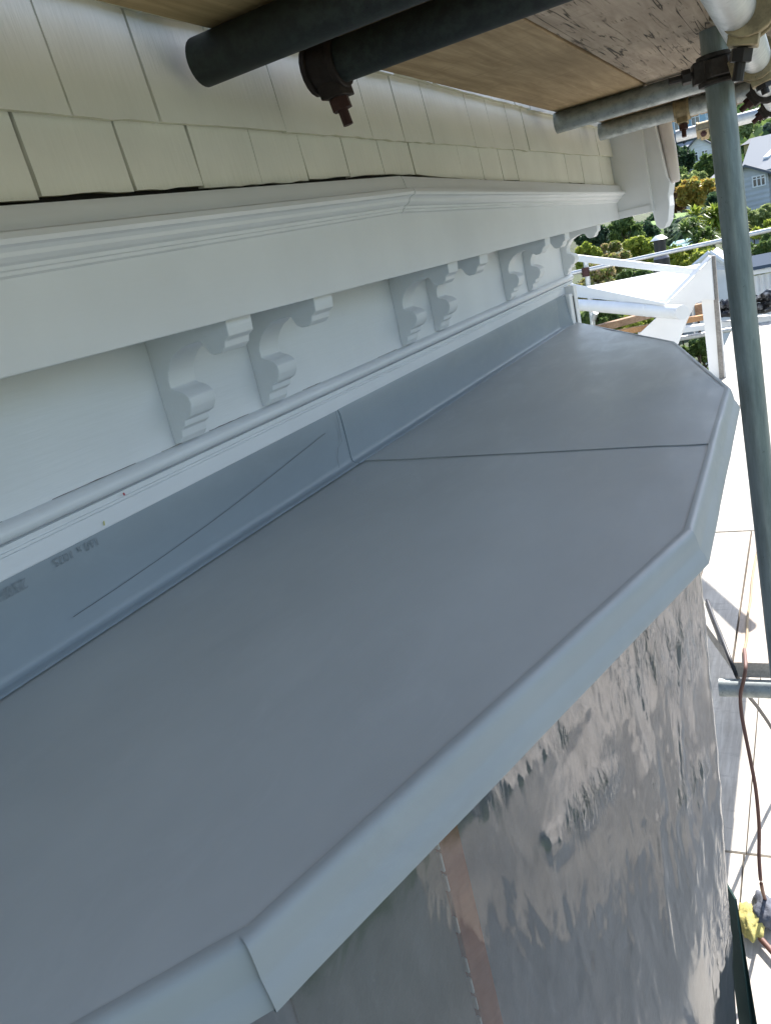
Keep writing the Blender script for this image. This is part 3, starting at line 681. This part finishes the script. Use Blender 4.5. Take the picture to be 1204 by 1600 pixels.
a = at(1114, 470, 5.92); MB().box(a.x + .012, a.x + .03, 5.92, 5.96, -1.19, -.62).build('post_trim', M['white_far'], porch, None, .002)
a = at(1116, 440, 5.9); 
MB().hexa([at(1123, 592, 5.9), at(1130.5, 592, 5.9), at(1130.5, 592, 5.9) + Vector((0, .05, 0)), at(1123, 592, 5.9) + Vector((0, .05, 0)), at(1109, 400, 5.9), at(1116, 400, 5.9), at(1116, 400, 5.9) + Vector((0, .05, 0)), at(1109, 400, 5.9) + Vector((0, .05, 0))]).build('grey_batten', wood('grey_batten', (.24, .22, .20), (.34, .32, .29)), porch)

# ---------------------------------------------------------------- far guard rail, timber, netting, corrugated shed
rail = thing('guard_rail', 'thin galvanised guard rail of the far scaffold lift, crossing behind the porch', 'guard rail', loc=(0, 0, 0))
MB().tube(at(870, 432, 9), at(1240, 351, 9.2), .022, 16).build('rail', M['galv_bright'], rail, 40)
MB().tube(at(914, 406, 9.05), at(927, 520, 9.05), .026, 16).build('post', M['galv_bright'], rail, 40)
MB().tube(at(913.5, 418, 9.0), at(915, 432, 9.0), .04, 12).build('coupler', M['red_bolt'], rail, 40)
MB().tube(at(930, 488, 9.0), at(926, 498, 9.04), .03, 10).build('coupler', M['galv_bright'], rail, 40)
MB().tube(at(1046, 532, 8.6), at(1180, 508, 8.9), .024, 16).build('transom', M['galv_bright'], rail, 40)
def beam(a, b, w_, h_, name, m, label, cat='timber', group='timber stacked beyond the porch'):
    a, b = Vector(a), Vector(b); d = (b-a).normalized(); s_ = d.cross(Vector((0, 0, 1))).normalized()*w_/2; u = Vector((0, 0, h_/2))
    return tag(MB().hexa([a-s_-u, a+s_-u, b+s_-u, b-s_-u, a-s_+u, a+s_+u, b+s_+u, b-s_+u]).build(name, m, None, None, .003), label, cat, group)
beam(at(925, 516, 8.2), at(1020, 490, 9.6), .12, .07, 'timber_plank', M['timber'], 'dark brown timber beyond the far end of the roof')
M['orange'] = wood('fresh_orange_timber', (.55, .28, .12), (.62, .36, .18))
beam(at(930, 526, 7.9), at(1108, 494, 8.7), .10, .05, 'timber_plank', M['orange'], 'orange timber plank between the raking board and white post')
beam(at(1000, 524, 8.0), at(1200, 496, 8.6), .14, .05, 'timber_plank', M['white_far'], 'white painted plank below the orange timber')
beam(at(1086, 486, 8.9), at(1101, 483, 8.9), .12, .13, 'timber_offcut', M['timber'], 'short brown timber block on the orange plank')
# netting bundle
def net():
    mb = MB()
    for k in range(15):
        u0 = 1117 + rnd(0, 12); u1 = 1207 + rnd(-6, 20); v0 = 473 + k*1.5 + rnd(-4, 4); pts = []
        for i in range(16):
            t = i/15; u = u0 + (u1-u0)*t; v = v0 - 14*t + 5*fbm(t*5, k*3.1); pts.append(at(u, min(v, 500 - 10*t), 8.35 + .25*fbm(t*3, k*1.7 + 9)))
        mb.path(pts, [.014 + .03*abs(fbm(i*.9, k*2.2)) for i in range(16)], 5)
    m = mat('black_netting', (.02, .02, .022), .5); b = NB(m); k = b.noise(b.coord((9, 9, 9)), 2, 4); b.base(b.ramp(k, [(.5, (.015, .015, .017)), (.68, (.25, .25, .26))]))
    o = mb.build('netting_bundle', m, None, 60); tag(o, 'crumpled bundle of black netting in front of the corrugated shed', 'netting'); o['kind'] = 'thing'
net()
shed = thing('corrugated_shed', 'shed clad in white corrugated iron with a blue grey ridge cap', 'shed', loc=(0, 0, 0))
def shedbuild():
    YS = 15.0; a, b_ = at(1095, 442, YS), at(1290, 396, YS); n = 300; rows = []
    sl = (b_.z-a.z)/(b_.x-a.x); x0, x1 = a.x, a.x + 3.2
    top = lambda x: a.z + sl*0*(x-x0) - .0
    pr = []
    for k in range(n+1):
        x = x0 + (x1-x0)*k/n; pr.append((x, YS + .035*math.sin(2*math.pi*x/.085)))
    MB().sweep([[(x, y, a.z - .04) for x, y in pr], [(x, y, -4.7) for x, y in pr]]).build('corrugated_sheet', M['white_far'], shed, 60)
    MB().box(x0 - .05, x1, YS - .06, YS + .05, a.z - .02, a.z + .045).build('white_fascia', M['white_far'], shed)
    MB().hexa([(x0-.08, YS-.12, a.z+.06), (x1, YS-.12, a.z+.06), (x1, YS+.4, a.z+.2), (x0-.08, YS+.4, a.z+.2), (x0-.08, YS-.12, a.z+.11), (x1, YS-.12, a.z+.11), (x1, YS+.4, a.z+.25), (x0-.08, YS+.4, a.z+.25)]).build('ridge_cap', mat('blue_grey_iron', (.06, .085, .12), .85, 0, .1), shed)
shedbuild()
# little louvred roof
vent = thing('gable_vent_roof', 'small white boarded gable roof peeping above the grey batten', 'small roof', loc=(0, 0, 0))
def ventb():
    y = 13.0; A = at(1108, 396, y); L = at(1082, 418, y); R2 = at(1150, 424, y); hgt = A.z; m = paint('louvre_paint', (.62, .64, .66), .05)
    for k in range(7):
        t0, t1 = k/7, (k+1)/7 - .02
        def row(t): return [Vector(A).lerp(L, t), Vector(A).lerp(R2, t)]
        p, q = row(t0 + .001), row(t1)
        MB().hexa([q[0] + Vector((0, -.012, 0)), q[1] + Vector((0, -.012, 0)), q[1] + Vector((0, .02, 0)), q[0] + Vector((0, .02, 0)), p[0], p[1], p[1] + Vector((0, .02, 0)), p[0] + Vector((0, .02, 0))]).build('weatherboard', m, vent)
    for e in (L, R2):
        d = Vector((0, -.03, .02)); MB().path([A + d, e + d], .035, 6).build('barge', M['white_far'], vent)
    MB().add([tuple(A + Vector((0, .1, 0))), tuple(L + Vector((0, .1, 0))), tuple(R2 + Vector((0, .1, 0))), (A.x, y + 1.2, A.z), (L.x, y + 1.2, L.z), (R2.x, y + 1.2, R2.z), (L.x, y+.1, -4.7), (R2.x, y+.1, -4.7), (L.x, y+1.2, -4.7), (R2.x, y+1.2, -4.7)],
             [(0, 1, 2), (3, 5, 4), (0, 3, 4, 1), (0, 2, 5, 3), (1, 6, 7, 2), (4, 5, 9, 8), (1, 4, 8, 6), (2, 7, 9, 5)]).build('body', m, vent)
ventb()
flue = thing('flue', 'black chimney flue with a pale metal cowl below the bargeboard', 'flue', loc=(0, 0, 0))
fm = mat('black_flue', (.012, .012, .014), .45); c = at(1031, 392, 11)
MB().tube((c.x, 11, -4.6), (c.x, 11, at(1031, 404, 11).z), .095, 20).build('base', fm, flue, 40)
MB().tube((c.x, 11, at(1031, 404, 11).z), (c.x, 11, at(1031, 396, 11).z), .095, 20, True, .07).build('collar', mat('grey_flue_collar', (.2, .19, .21), .5), flue, 40)
MB().tube((c.x, 11, at(1031, 396, 11).z), (c.x, 11, at(1031, 374, 11).z), .07, 20).build('pipe', fm, flue, 40)
MB().tube((c.x, 11, at(1031, 374, 11).z), (c.x, 11, at(1031, 367, 11).z), .105, 20, True, .04).build('cowl', M['galv_bright'], flue, 40)

# ---------------------------------------------------------------- hillside houses
M['glass'] = mat('dark_window_glass', (.03, .04, .05), .08, 0, .8); M['wframe'] = mat('white_window_frame', (.75, .76, .76), .5)
M['iron_pale'] = mat('pale_iron_roof', (.27, .285, .30), .75, 0, .15); M['iron_grey'] = mat('grey_iron_roof', (.12, .13, .15), .75, 0, .15)
def windowpart(parent, x, y, z, w_, h_, lights=2):
    f = MB(); t = .07
    f.box(x-w_/2, x+w_/2, y-.06, y+.02, z, z+t); f.box(x-w_/2, x+w_/2, y-.06, y+.02, z+h_-t, z+h_)
    for k in range(lights+1):
        xx = x - w_/2 + (w_-t)*k/lights; f.box(xx, xx+t, y-.055, y+.02, z+t, z+h_-t)
    f.box(x-w_/2+t, x+w_/2-t, y-.05, y+.02, z+h_*.68, z+h_*.68+.05)
    o = f.build('window', M['wframe'], parent); MB().box(x-w_/2+t, x+w_/2-t, y-.015, y+.01, z+t, z+h_-t).build('pane', M['glass'], o); return o
def hill_house(name, label, x, y, z, w_, dp, h_, rise, wall, roof, wins, gable=True, floor=None, extra=None):
    t = thing(name, label, 'house', loc=(x, y, z)); zb = -6
    MB().box(-w_/2, w_/2, 0, dp, zb, h_).build('wall', wall, t)
    e = .35
    if gable:
        MB().prism([(-w_/2, h_), (w_/2, h_), (0, h_+rise)], 'y', .002, dp).build('gable', wall, t)
        for s_ in (-1, 1):
            MB().prism([(0, h_+rise), (0, h_+rise+.14), (s_*(w_/2+e), h_-rise*e/(w_/2)+.14), (s_*(w_/2+e), h_-rise*e/(w_/2))], 'y', -e, dp+e).build('roof', roof, t)
    else:
        MB().add([(-w_/2-e, -e, h_), (w_/2+e, -e, h_), (w_/2+e, dp+e, h_), (-w_/2-e, dp+e, h_), (-w_/4, dp/2, h_+rise), (w_/4, dp/2, h_+rise)], [(0, 3, 2, 1), (0, 1, 5, 4), (1, 2, 5), (2, 3, 4, 5), (3, 0, 4)]).build('roof', roof, t)
    for (wx, wz, ww, wh, li) in wins: windowpart(t, wx, 0, wz, ww, wh, li)
    if extra: extra(t)
    return t
def wpaint(n, c): 
    m = mat(n, c, .6); b = NB(m); wv = b.n('ShaderNodeTexWave', bands_direction='Z'); wv.inputs['Scale'].default_value = 1.1; b.l(b.coord((1, 1, 1)), wv.inputs['Vector']); b.nor(b.bump(wv.outputs['Fac'], .4, .05))
    k = b.noise(b.coord((.8,)*3), 2, 4); b.base(b.mix(b.ramp(k, [(.3, g(0)), (.7, g(1))]), tuple(q*.85 for q in c), c)); return m
p = at(1160, 330, 58)
def ex_grey(t):
    MB().hexa([(.1, -.5, 1.35), (8.5, -.5, 1.35), (8.5, 3.2, 5.0), (1.5, 3.2, 5.0), (.1, -.5, 1.47), (8.5, -.5, 1.47), (8.5, 3.2, 5.12), (1.5, 3.2, 5.12)]).build('main_roof', M['iron_pale'], t)
    MB().hexa([(4.6, .55, 2.5), (5.3, .55, 2.5), (6.0, 1.7, 3.63), (5.3, 1.7, 3.63), (4.6, .5, 2.62), (5.3, .5, 2.62), (6.0, 1.65, 3.75), (5.3, 1.65, 3.75)]).build('skylight', M['glass'], t)
    MB().box(.5, 8.5, .6, 8, -6, 1.3).build('main_wall', GREYW, t)
GREYW = wpaint('grey_weatherboard', (.50, .52, .54))
q = at(1166, 318, 56); q1 = at(1193, 312, 56); wdt = (q1.x - q.x) + .45
hh = hill_house('grey_house', 'grey weatherboard house with pale roof, skylight and gabled three light window', q.x + .08, 56, q.z, 2.3, 5, 1.42, .62, GREYW, M['iron_grey'], [(.66, .78, .74, .64, 3)], True, None, None)
MB().hexa([(-.5, 1.0, 1.45), (5.5, 1.0, 1.75), (5.5, 5.2, 3.6), (.2, 5.2, 3.6), (-.5, 1.0, 1.55), (5.5, 1.0, 1.85), (5.5, 5.2, 3.7), (.2, 5.2, 3.7)]).build('main_roof', M['iron_pale'], hh)
MB().hexa([(.9, 2.4, 2.28), (1.2, 2.4, 2.28), (2.0, 3.9, 2.96), (1.7, 3.9, 2.96), (.9, 2.4, 2.38), (1.2, 2.4, 2.38), (2.0, 3.9, 3.06), (1.7, 3.9, 3.06)]).build('skylight', M['wframe'], hh)
MB().box(.9, 5.5, 1.4, 5, -6, 1.5).build('main_wall', GREYW, hh)
q = at(1094, 262, 85)
WW = wpaint('white_weatherboard', (.72, .73, .72))
hh = hill_house('white_house', 'white two storey hillside house with grey gable, lean-to roof and dark balcony', q.x, 85, q.z, 2.2, 5, 1.7, .9, WW, M['iron_grey'], [(-.35, .55, .5, .9, 1), (.45, .6, .6, .8, 2), (-.5, -1.7, .5, .7, 1)], True)
MB().hexa([(-2.9, -.6, .95), (-1.0, -.6, 1.15), (-1.0, 2, 1.25), (-2.9, 2, 1.05), (-2.9, -.6, 1.05), (-1.0, -.6, 1.25), (-1.0, 2, 1.35), (-2.9, 2, 1.15)]).build('lean_to_roof', M['iron_pale'], hh)
MB().box(-2.7, -1.11, .2, 2, -6, .95).build('lean_to_wall', mat('dark_brown_wall', (.14, .12, .12), .8), hh)  # lean-to wall has one even dark brown colour
rl = MB().box(-1.3, 1.6, -1.0, -.95, .42, .47); rl.box(-1.3, 1.6, -1.0, 0, -.12, -.04)
for k in range(15): rl.box(-1.3 + k*.205, -1.27 + k*.205, -.99, -.96, -.04, .42)
rl.build('balcony', mat('dark_balcony', (.06, .055, .06), .7), hh)
MB().box(-1.6, -.5, -1.2, -.02, -6, -.5).build('lower_wall', WW, hh)
q = at(1055, 228, 105)
BW = wpaint('pale_blue_weatherboard', (.30, .46, .56))
hh = hill_house('blue_house', 'pale blue house high on the hill with two white framed windows', q.x + .6, 105, q.z, 5.5, 6, 2.9, 1.2, BW, M['iron_grey'], [(-1.9, 1.45, .8, 1.3, 1), (-.1, 1.5, .9, 1.3, 2), (1.7, 1.5, .9, 1.3, 2)], False)
MB().hexa([(-3, -1.8, .15), (3.2, -1.8, .15), (3.2, 0, 1.2), (-3, 0, 1.2), (-3, -1.8, .25), (3.2, -1.8, .25), (3.2, 0, 1.3), (-3, 0, 1.3)]).build('verandah_roof', M['iron_grey'], hh)
MB().hexa([(-1.5, -4.5, -.75), (4, -4.5, -.75), (4, -2.2, -.1), (-1.5, -2.2, -.1), (-1.5, -4.5, -.65), (4, -4.5, -.65), (4, -2.2, 0), (-1.5, -2.2, 0)]).build('lower_roof', M['iron_pale'], hh)
MB().tube((.6, -2.6, -.5), (.6, -2.6, 1.5), .14, 10).build('chimney', fm, hh)
q = at(1120, 292, 66)
hh = hill_house('white_roofed_cottage', 'cottage with a bright pale roof half hidden behind the pole', q.x + .7, 66, q.z, 3.4, 4, .1, .9, WW, M['iron_pale'], [], False)
q = at(1176, 246, 112)
hh = hill_house('ochre_house', 'ochre house among pale trees at upper right', q.x + .3, 112, q.z, 2.4, 4, 1.6, .6, wpaint('ochre_weatherboard', (.50, .40, .18)), M['iron_grey'], [(-.5, .5, .5, .8, 1)], False)
q = at(1062, 392, 26); q2 = at(1094, 371, 34)
sh = thing('teal_roofed_shed', 'low garden shed with a flat teal roof among the bushes', 'shed', loc=(0, 0, 0))
A_, B_, C_, D_ = at(1040, 391, 26), at(1068, 386, 26), at(1095, 368, 34), at(1052, 377, 34)
MB().add([tuple(v_) for v_ in (A_, B_, C_, D_)] + [tuple(v_ - Vector((0, 0, .12))) for v_ in (A_, B_, C_, D_)], [(0, 1, 2, 3), (7, 6, 5, 4)] + [(k, 4+k, 4+(k+1) % 4, (k+1) % 4) for k in range(4)]).build('roof', mat('teal_iron', (.10, .27, .26), .5), sh)
MB().add([tuple(v_ - Vector((0, 0, .13))) for v_ in (A_, B_, C_, D_)] + [(v_.x, v_.y, -5.5) for v_ in (A_, B_, C_, D_)], [(0, 1, 2, 3)] + [(k, 4+k, 4+(k+1) % 4, (k+1) % 4) for k in range(4)]).build('wall', mat('grey_shed_wall', (.3, .3, .3), .8), sh)
# lawn and drive
def patch(name, pts, m, lift):
    P = [at(*p) for p in pts]; n = len(P); c = sum(P, Vector())/n
    mb = MB().add([tuple(p) for p in P] + [(p.x, p.y, p.z - 3) for p in P], [tuple(range(n))] + [(k, n+k, n+(k+1) % n, (k+1) % n) for k in range(n)])
    o = mb.build(name, m); tag(o, kind='structure'); return o
lm = mat('lawn_grass', (.12, .22, .03), .9); b = NB(lm); b.base(b.ramp(b.noise(b.coord((1.5,)*3), 3, 4), [(.3, (.09, .18, .025)), (.7, (.17, .28, .04))]))
patch('lawn', [(1036, 343, 44), (1078, 340, 44), (1082, 331, 50), (1040, 335, 50)], lm, 0)
patch('lawn', [(1000, 355, 38), (1030, 350, 38), (1034, 343, 42), (1004, 348, 42)], lm, 0)
patch('driveway', [(1185, 352, 48), (1240, 338, 48), (1240, 326, 53), (1183, 336, 53)], mat('dark_asphalt', (.035, .038, .05), .8), 0)

# ---------------------------------------------------------------- trees and shrubs
def leafmat(n, cols):
    m = mat(n, cols[0], .5, 0, .35); b = NB(m); ge = b.n('ShaderNodeNewGeometry'); k = len(cols)
    big = b.noise(b.coord((1.1, 1.1, 1.1)), 1.6, 3)
    ad = b.n('ShaderNodeMath', operation='MULTIPLY_ADD'); b.l(big, ad.inputs[0]); ad.inputs[1].default_value = .9; 
    sc_ = b.n('ShaderNodeMath', operation='MULTIPLY_ADD'); b.l(ge.outputs['Random Per Island'], sc_.inputs[0]); sc_.inputs[1].default_value = .7; sc_.inputs[2].default_value = -.28
    b.l(sc_.outputs[0], ad.inputs[2])
    c = b.ramp(ad.outputs[0], [((i+.5)/k, q) for i, q in enumerate(cols)]); b.base(c)
    tl = b.n('ShaderNodeBsdfTranslucent'); b.l(c, tl.inputs[0]); mx = b.n('ShaderNodeMixShader'); mx.inputs[0].default_value = .42
    o = m.node_tree.nodes['Material Output']; b.l(b.b.outputs[0], mx.inputs[1]); b.l(tl.outputs[0], mx.inputs[2]); b.l(mx.outputs[0], o.inputs['Surface']); return m
LM = {
 'dark': leafmat('dark_leaves', [(.03, .055, .035), (.05, .09, .045), (.09, .15, .065)]),  # dark leaf tones lightened to stand in for distance haze
 'mid': leafmat('green_leaves', [(.06, .11, .03), (.12, .19, .05), (.22, .29, .09)]),
 'yel': leafmat('yellow_green_leaves', [(0.120, 0.180, 0.022), (0.312, 0.384, 0.055), (0.552, 0.552, 0.110)]),
 'orange': leafmat('autumn_leaves', [(.24, .16, .03), (.46, .30, .05), (.55, .42, .10), (.22, .28, .07)]),
 'red': leafmat('russet_leaves', [(0.097, 0.082, 0.030), (0.211, 0.114, 0.052), (0.324, 0.179, 0.089)]),
 'pink': leafmat('pink_tipped_leaves', [(0.108, 0.156, 0.033), (0.264, 0.300, 0.066), (0.504, 0.360, 0.220), (0.384, 0.384, 0.099)]),
 'pale': leafmat('pale_leaves', [(0.145, 0.194, 0.059), (0.276, 0.341, 0.119), (0.438, 0.486, 0.208)]),
 'grey': leafmat('grey_green_leaves', [(0.065, 0.097, 0.075), (0.130, 0.179, 0.133), (0.211, 0.259, 0.178)]),
}
BARK = mat('bark', (.09, .065, .045), .9)
def foliage(rx, ry, rz_, n, ls, clumps, seed, elong=1.8):
    R = random.Random(seed); vs_ = []; fs = []; cl = []
    for k in range(clumps):
        while True:
            p = Vector((R.uniform(-1, 1), R.uniform(-1, 1), R.uniform(-1, 1)))
            if .25 < p.length < 1: break
        p = p.normalized()*(p.length**.5)*R.uniform(.55, 1.22); cl.append((Vector((p.x*rx*R.uniform(.9, 1.15), p.y*ry, p.z*rz_)), R.uniform(.13, .36)))
    for i in range(n):
        c, s_ = cl[R.randrange(clumps)]
        d = Vector((R.gauss(0, 1), R.gauss(0, 1), R.gauss(0, 1))); d = d.normalized()*R.uniform(.35, 1)**.5
        p = c + Vector((d.x*rx, d.y*ry, d.z*rz_))*s_
        nrm = (d + Vector((R.gauss(0, .6), R.gauss(0, .6), R.gauss(.4, .6)))).normalized(); t = nrm.orthogonal().normalized()
        t = (Matrix.Rotation(R.uniform(0, 6.28), 3, nrm) @ t); bt = nrm.cross(t); l = ls*R.uniform(.6, 1.3)
        b0 = len(vs_); vs_ += [p - t*l*.5*elong, p + bt*l*.45 + nrm*l*.08, p + t*l*.5*elong - nrm*l*.15, p - bt*l*.45 + nrm*l*.08]; fs.append((b0, b0+1, b0+2, b0+3))
    return vs_, fs
def tree(u, v, y, ru, rv, kind, label, n=1400, ls=None, name='tree', cat='tree', group=None, seed=1, trunk=True, clumps=34):
    c = at(u, v, y); k = y/F; rx = ru*k; rz_ = rv*k; ry = min(max(rx, rz_*.7), rx*1.2); gz = min(zg(c.x, y), c.z - rz_*.8) - .2
    t = thing(name, label, cat, group, (c.x, y, gz)); h = c.z - gz
    vs_, fs = foliage(rx*.86, ry*.86, rz_*.86, n, ls or (rx*.12), clumps, seed*17 + 3)
    mb = MB(); mb.v = [(p.x, p.y, p.z + h) for p in vs_]; mb.f = fs; mb.build('crown', LM[kind], t, None, 0, 1, False)
    tb = MB(); r0 = max(.04, rz_*.07); R = random.Random(seed)
    tb.path([(0, 0, -.3), (R.uniform(-.1, .1)*rx, 0, h*.5), (R.uniform(-.15, .15)*rx, 0, h + rz_*.2)], [r0, r0*.75, r0*.3], 8)
    for j in range(5):
        a = j*1.26 + R.uniform(-.4, .4); tb.path([(0, 0, h - rz_*.75), (math.cos(a)*rx*.3, math.sin(a)*ry*.3, h - rz_*.3), (math.cos(a)*rx*.65, math.sin(a)*ry*.65, h + rz_*R.uniform(-.1, .5))], [r0*.6, r0*.4, r0*.12], 6)
    tb.build('trunk', BARK, t, 60)
    return t
# near shrubs behind the porch
NS = 'shrubs behind the porch'
tree(912, 402, 14.5, 20, 26, 'yel', 'yellow green bush right beside the last scrolled bracket', 5000, .055, 'shrub', 'shrub', NS, 1)
tree(950, 412, 15, 36, 30, 'pink', 'pink tipped bush above the porch beam', 9000, .055, 'shrub', 'shrub', NS, 2)
tree(1000, 396, 16, 30, 26, 'yel', 'bright yellow green bush left of the black flue', 8000, .06, 'shrub', 'shrub', NS, 3)
tree(925, 372, 18, 24, 22, 'dark', 'dark leaved bush under the fascia end', 4000, .08, 'shrub', 'shrub', NS, 4)
tree(968, 365, 19, 34, 24, 'mid', 'upright mid green bush behind the pink tipped one', 6000, .09, 'shrub', 'shrub', NS, 5)
tree(930, 445, 13.5, 40, 30, 'pink', 'reddish bush framed between the porch beam and the sheet roof', 9000, .05, 'shrub', 'shrub', NS, 6)
tree(985, 440, 13.8, 36, 26, 'mid', 'green bush under the porch beam', 7000, .05, 'shrub', 'shrub', NS, 7)
tree(930, 500, 12.5, 40, 26, 'mid', 'green bush below the white gutter', 8000, .05, 'shrub', 'shrub', NS, 8)
tree(985, 505, 12.6, 36, 22, 'yel', 'olive bush behind the dark timber', 6000, .05, 'shrub', 'shrub', NS, 9)
tree(1080, 405, 17, 34, 22, 'yel', 'bright bush right of the flue and above the porch', 7000, .06, 'shrub', 'shrub', NS, 10)
tree(1188, 400, 19, 30, 30, 'mid', 'dense green bush right of the pole above the corrugated shed', 6000, .08, 'shrub', 'shrub', NS, 11)
tree(1090, 565, 11.5, 26, 42, 'mid', 'green shrub seen low down beside the porch post', 7000, .05, 'shrub', 'shrub', NS, 12)
tree(1140, 405, 18, 26, 24, 'mid', 'green bush behind the pole and the little roof', 4000, .07, 'shrub', 'shrub', NS, 13)
# middle distance
MT = 'garden trees on the slope'
tree(1175, 352, 32, 26, 24, 'pale', 'pale flowering tree right of the pole below the grey house', 4500, .16, 'tree', 'tree', MT, 14)
tree(1200, 372, 28, 24, 24, 'yel', 'yellow green tree at the right edge below the driveway', 3500, .14, 'tree', 'tree', MT, 15)
tree(1060, 372, 40, 26, 14, 'grey', 'grey green low shrub above the teal roof', 2500, .22, 'tree', 'tree', MT, 16)
tree(1070, 355, 43, 34, 13, 'grey', 'bluish grey hedge below the lawn', 3000, .22, 'tree', 'tree', MT, 17)
tree(1085, 300, 55, 26, 27, 'orange', 'orange and gold autumn tree above the lawn', 4200, .26, 'tree', 'tree', MT, 18)
tree(1053, 312, 57, 13, 18, 'red', 'russet tree at the edge of the bargeboard', 1800, .26, 'tree', 'tree', MT, 19)
tree(1108, 298, 60, 16, 16, 'yel', 'green gold tree beside the autumn tree', 1800, .3, 'tree', 'tree', MT, 20)
tree(1085, 283, 66, 16, 14, 'pale', 'silvery tree behind the autumn tree', 1800, .3, 'tree', 'tree', MT, 21)
tree(1120, 317, 50, 18, 16, 'dark', 'dark shady tree left of the pole under the cottage', 1500, .3, 'tree', 'tree', MT, 22)
tree(1058, 282, 70, 16, 20, 'mid', 'leafy green tree beside the verge roll', 1800, .36, 'tree', 'tree', MT, 23)
tree(1062, 252, 78, 18, 22, 'dark', 'dark round tree left of the white house', 2200, .4, 'tree', 'tree', MT, 24)
tree(1108, 262, 76, 18, 17, 'mid', 'green tree right of the white house', 2000, .4, 'tree', 'tree', MT, 25)
tree(1115, 232, 88, 14, 18, 'yel', 'light green tree behind the pole', 1600, .4, 'tree', 'tree', MT, 26)
tree(1030, 345, 45, 20, 12, 'dark', 'dark hedge beyond the bargeboard tip', 1500, .25, 'tree', 'tree', MT, 27)
tree(1000, 362, 30, 24, 12, 'dark', 'dark green hedge under the boxed eave', 2200, .16, 'tree', 'tree', MT, 28)
tree(1050, 395, 21, 20, 8, 'mid', 'low green shrub beside the teal roof', 1800, .1, 'tree', 'tree', MT, 29)
HT = 'tall trees at the top right'
tree(1165, 215, 125, 16, 26, 'pale', 'tall pale tree just right of the pole', 2600, .5, 'tree', 'tree', HT, 30)
tree(1185, 205, 130, 18, 28, 'mid', 'tall green tree above the ochre house', 2600, .5, 'tree', 'tree', HT, 31)
tree(1203, 225, 120, 18, 28, 'grey', 'tall bluish green tree at the right edge', 2600, .5, 'tree', 'tree', HT, 32)
tree(1200, 190, 150, 24, 24, 'mid', 'high green tree at the top right corner', 2200, .6, 'tree', 'tree', HT, 33)
tree(1172, 258, 95, 18, 8, 'mid', 'low hedge between the ochre house and grey house', 1500, .4, 'tree', 'tree', HT, 34)
tree(1198, 305, 60, 9, 18, 'dark', 'dark narrow conifer beside the grey house', 1600, .25, 'tree', 'tree', MT, 35)
tree(1098, 215, 125, 22, 14, 'dark', 'dark trees beside the blue house', 1800, .6, 'tree', 'tree', HT, 36)
tree(1150, 320, 60, 14, 12, 'dark', 'dark shrub by the left corner of the grey house', 1200, .3, 'tree', 'tree', MT, 38)
# cabbage trees: strappy rosettes
def cabbage(u, v, y, r, label, kind, seed):
    c = at(u, v, y); gz = zg(c.x, y) - .2; t = thing('cabbage_tree', label, 'tree', 'spiky cabbage trees', (c.x, y, gz)); h = c.z - gz; R = random.Random(seed)
    tb = MB().path([(0, 0, -.3), (.05, 0, h*.6), (0, 0, h)], [.14, .1, .08], 8); tb.build('trunk', BARK, t, 60); mb = MB()
    for hd in range(6):
        o = Vector((R.uniform(-.8, .8)*r, R.uniform(-.5, .5)*r, R.uniform(-.5, .5)*r + h))
        for k in range(95):
            a = R.uniform(0, 6.28); e = R.uniform(-.5, 1.35); d = Vector((math.cos(a)*math.cos(e), math.sin(a)*math.cos(e), math.sin(e))); L = r*R.uniform(.6, .95); s_ = d.cross(Vector((0, 0, 1)))
            s_ = s_.normalized()*.035*r/.6 if s_.length > .01 else Vector((.03, 0, 0)); m1 = o + d*L*.55; e1 = o + d*L - Vector((0, 0, L*.28)); b0 = len(mb.v)
            mb.v += [tuple(q) for q in (o - s_*.6, o + s_*.6, m1 + s_, m1 - s_, e1)]; mb.f += [(b0, b0+1, b0+2, b0+3), (b0+3, b0+2, b0+4)]
    mb.build('crown', LM[kind], t, None, 0, 1, False)
cabbage(1108, 350, 30, .75, 'spiky cabbage tree left of the pole above the guard rail', 'yel', 5)
cabbage(1092, 366, 26, .55, 'darker spiky cabbage tree in front of the larger one', 'mid', 9)
cabbage(1128, 352, 31, .6, 'spiky cabbage tree half behind the pole', 'yel', 12)
# far bush that closes the hill
def bush():
    mb = MB(); R = random.Random(3)
    for k in range(5200):
        y = R.uniform(92, 210); az = R.uniform(-.24, .0); x = az*y; z = zg(x, y); s_ = R.uniform(.5, 1.5); d = Vector((R.gauss(0, 1), -1, R.gauss(.5, .6))).normalized(); t = d.orthogonal().normalized(); t = Matrix.Rotation(R.uniform(0, 6), 3, d) @ t; b_ = d.cross(t)
        p = Vector((x, y, z + R.uniform(0, 2.2))); b0 = len(mb.v); mb.v += [tuple(p - t*s_), tuple(p + b_*s_*.6), tuple(p + t*s_), tuple(p - b_*s_*.6)]; mb.f.append((b0, b0+1, b0+2, b0+3))
    tag(mb.build('hillside_bush', LM['mid'], None, None, 0, 1, False), 'mixed green bush covering the far hillside', 'bush', kind='stuff')
bush()
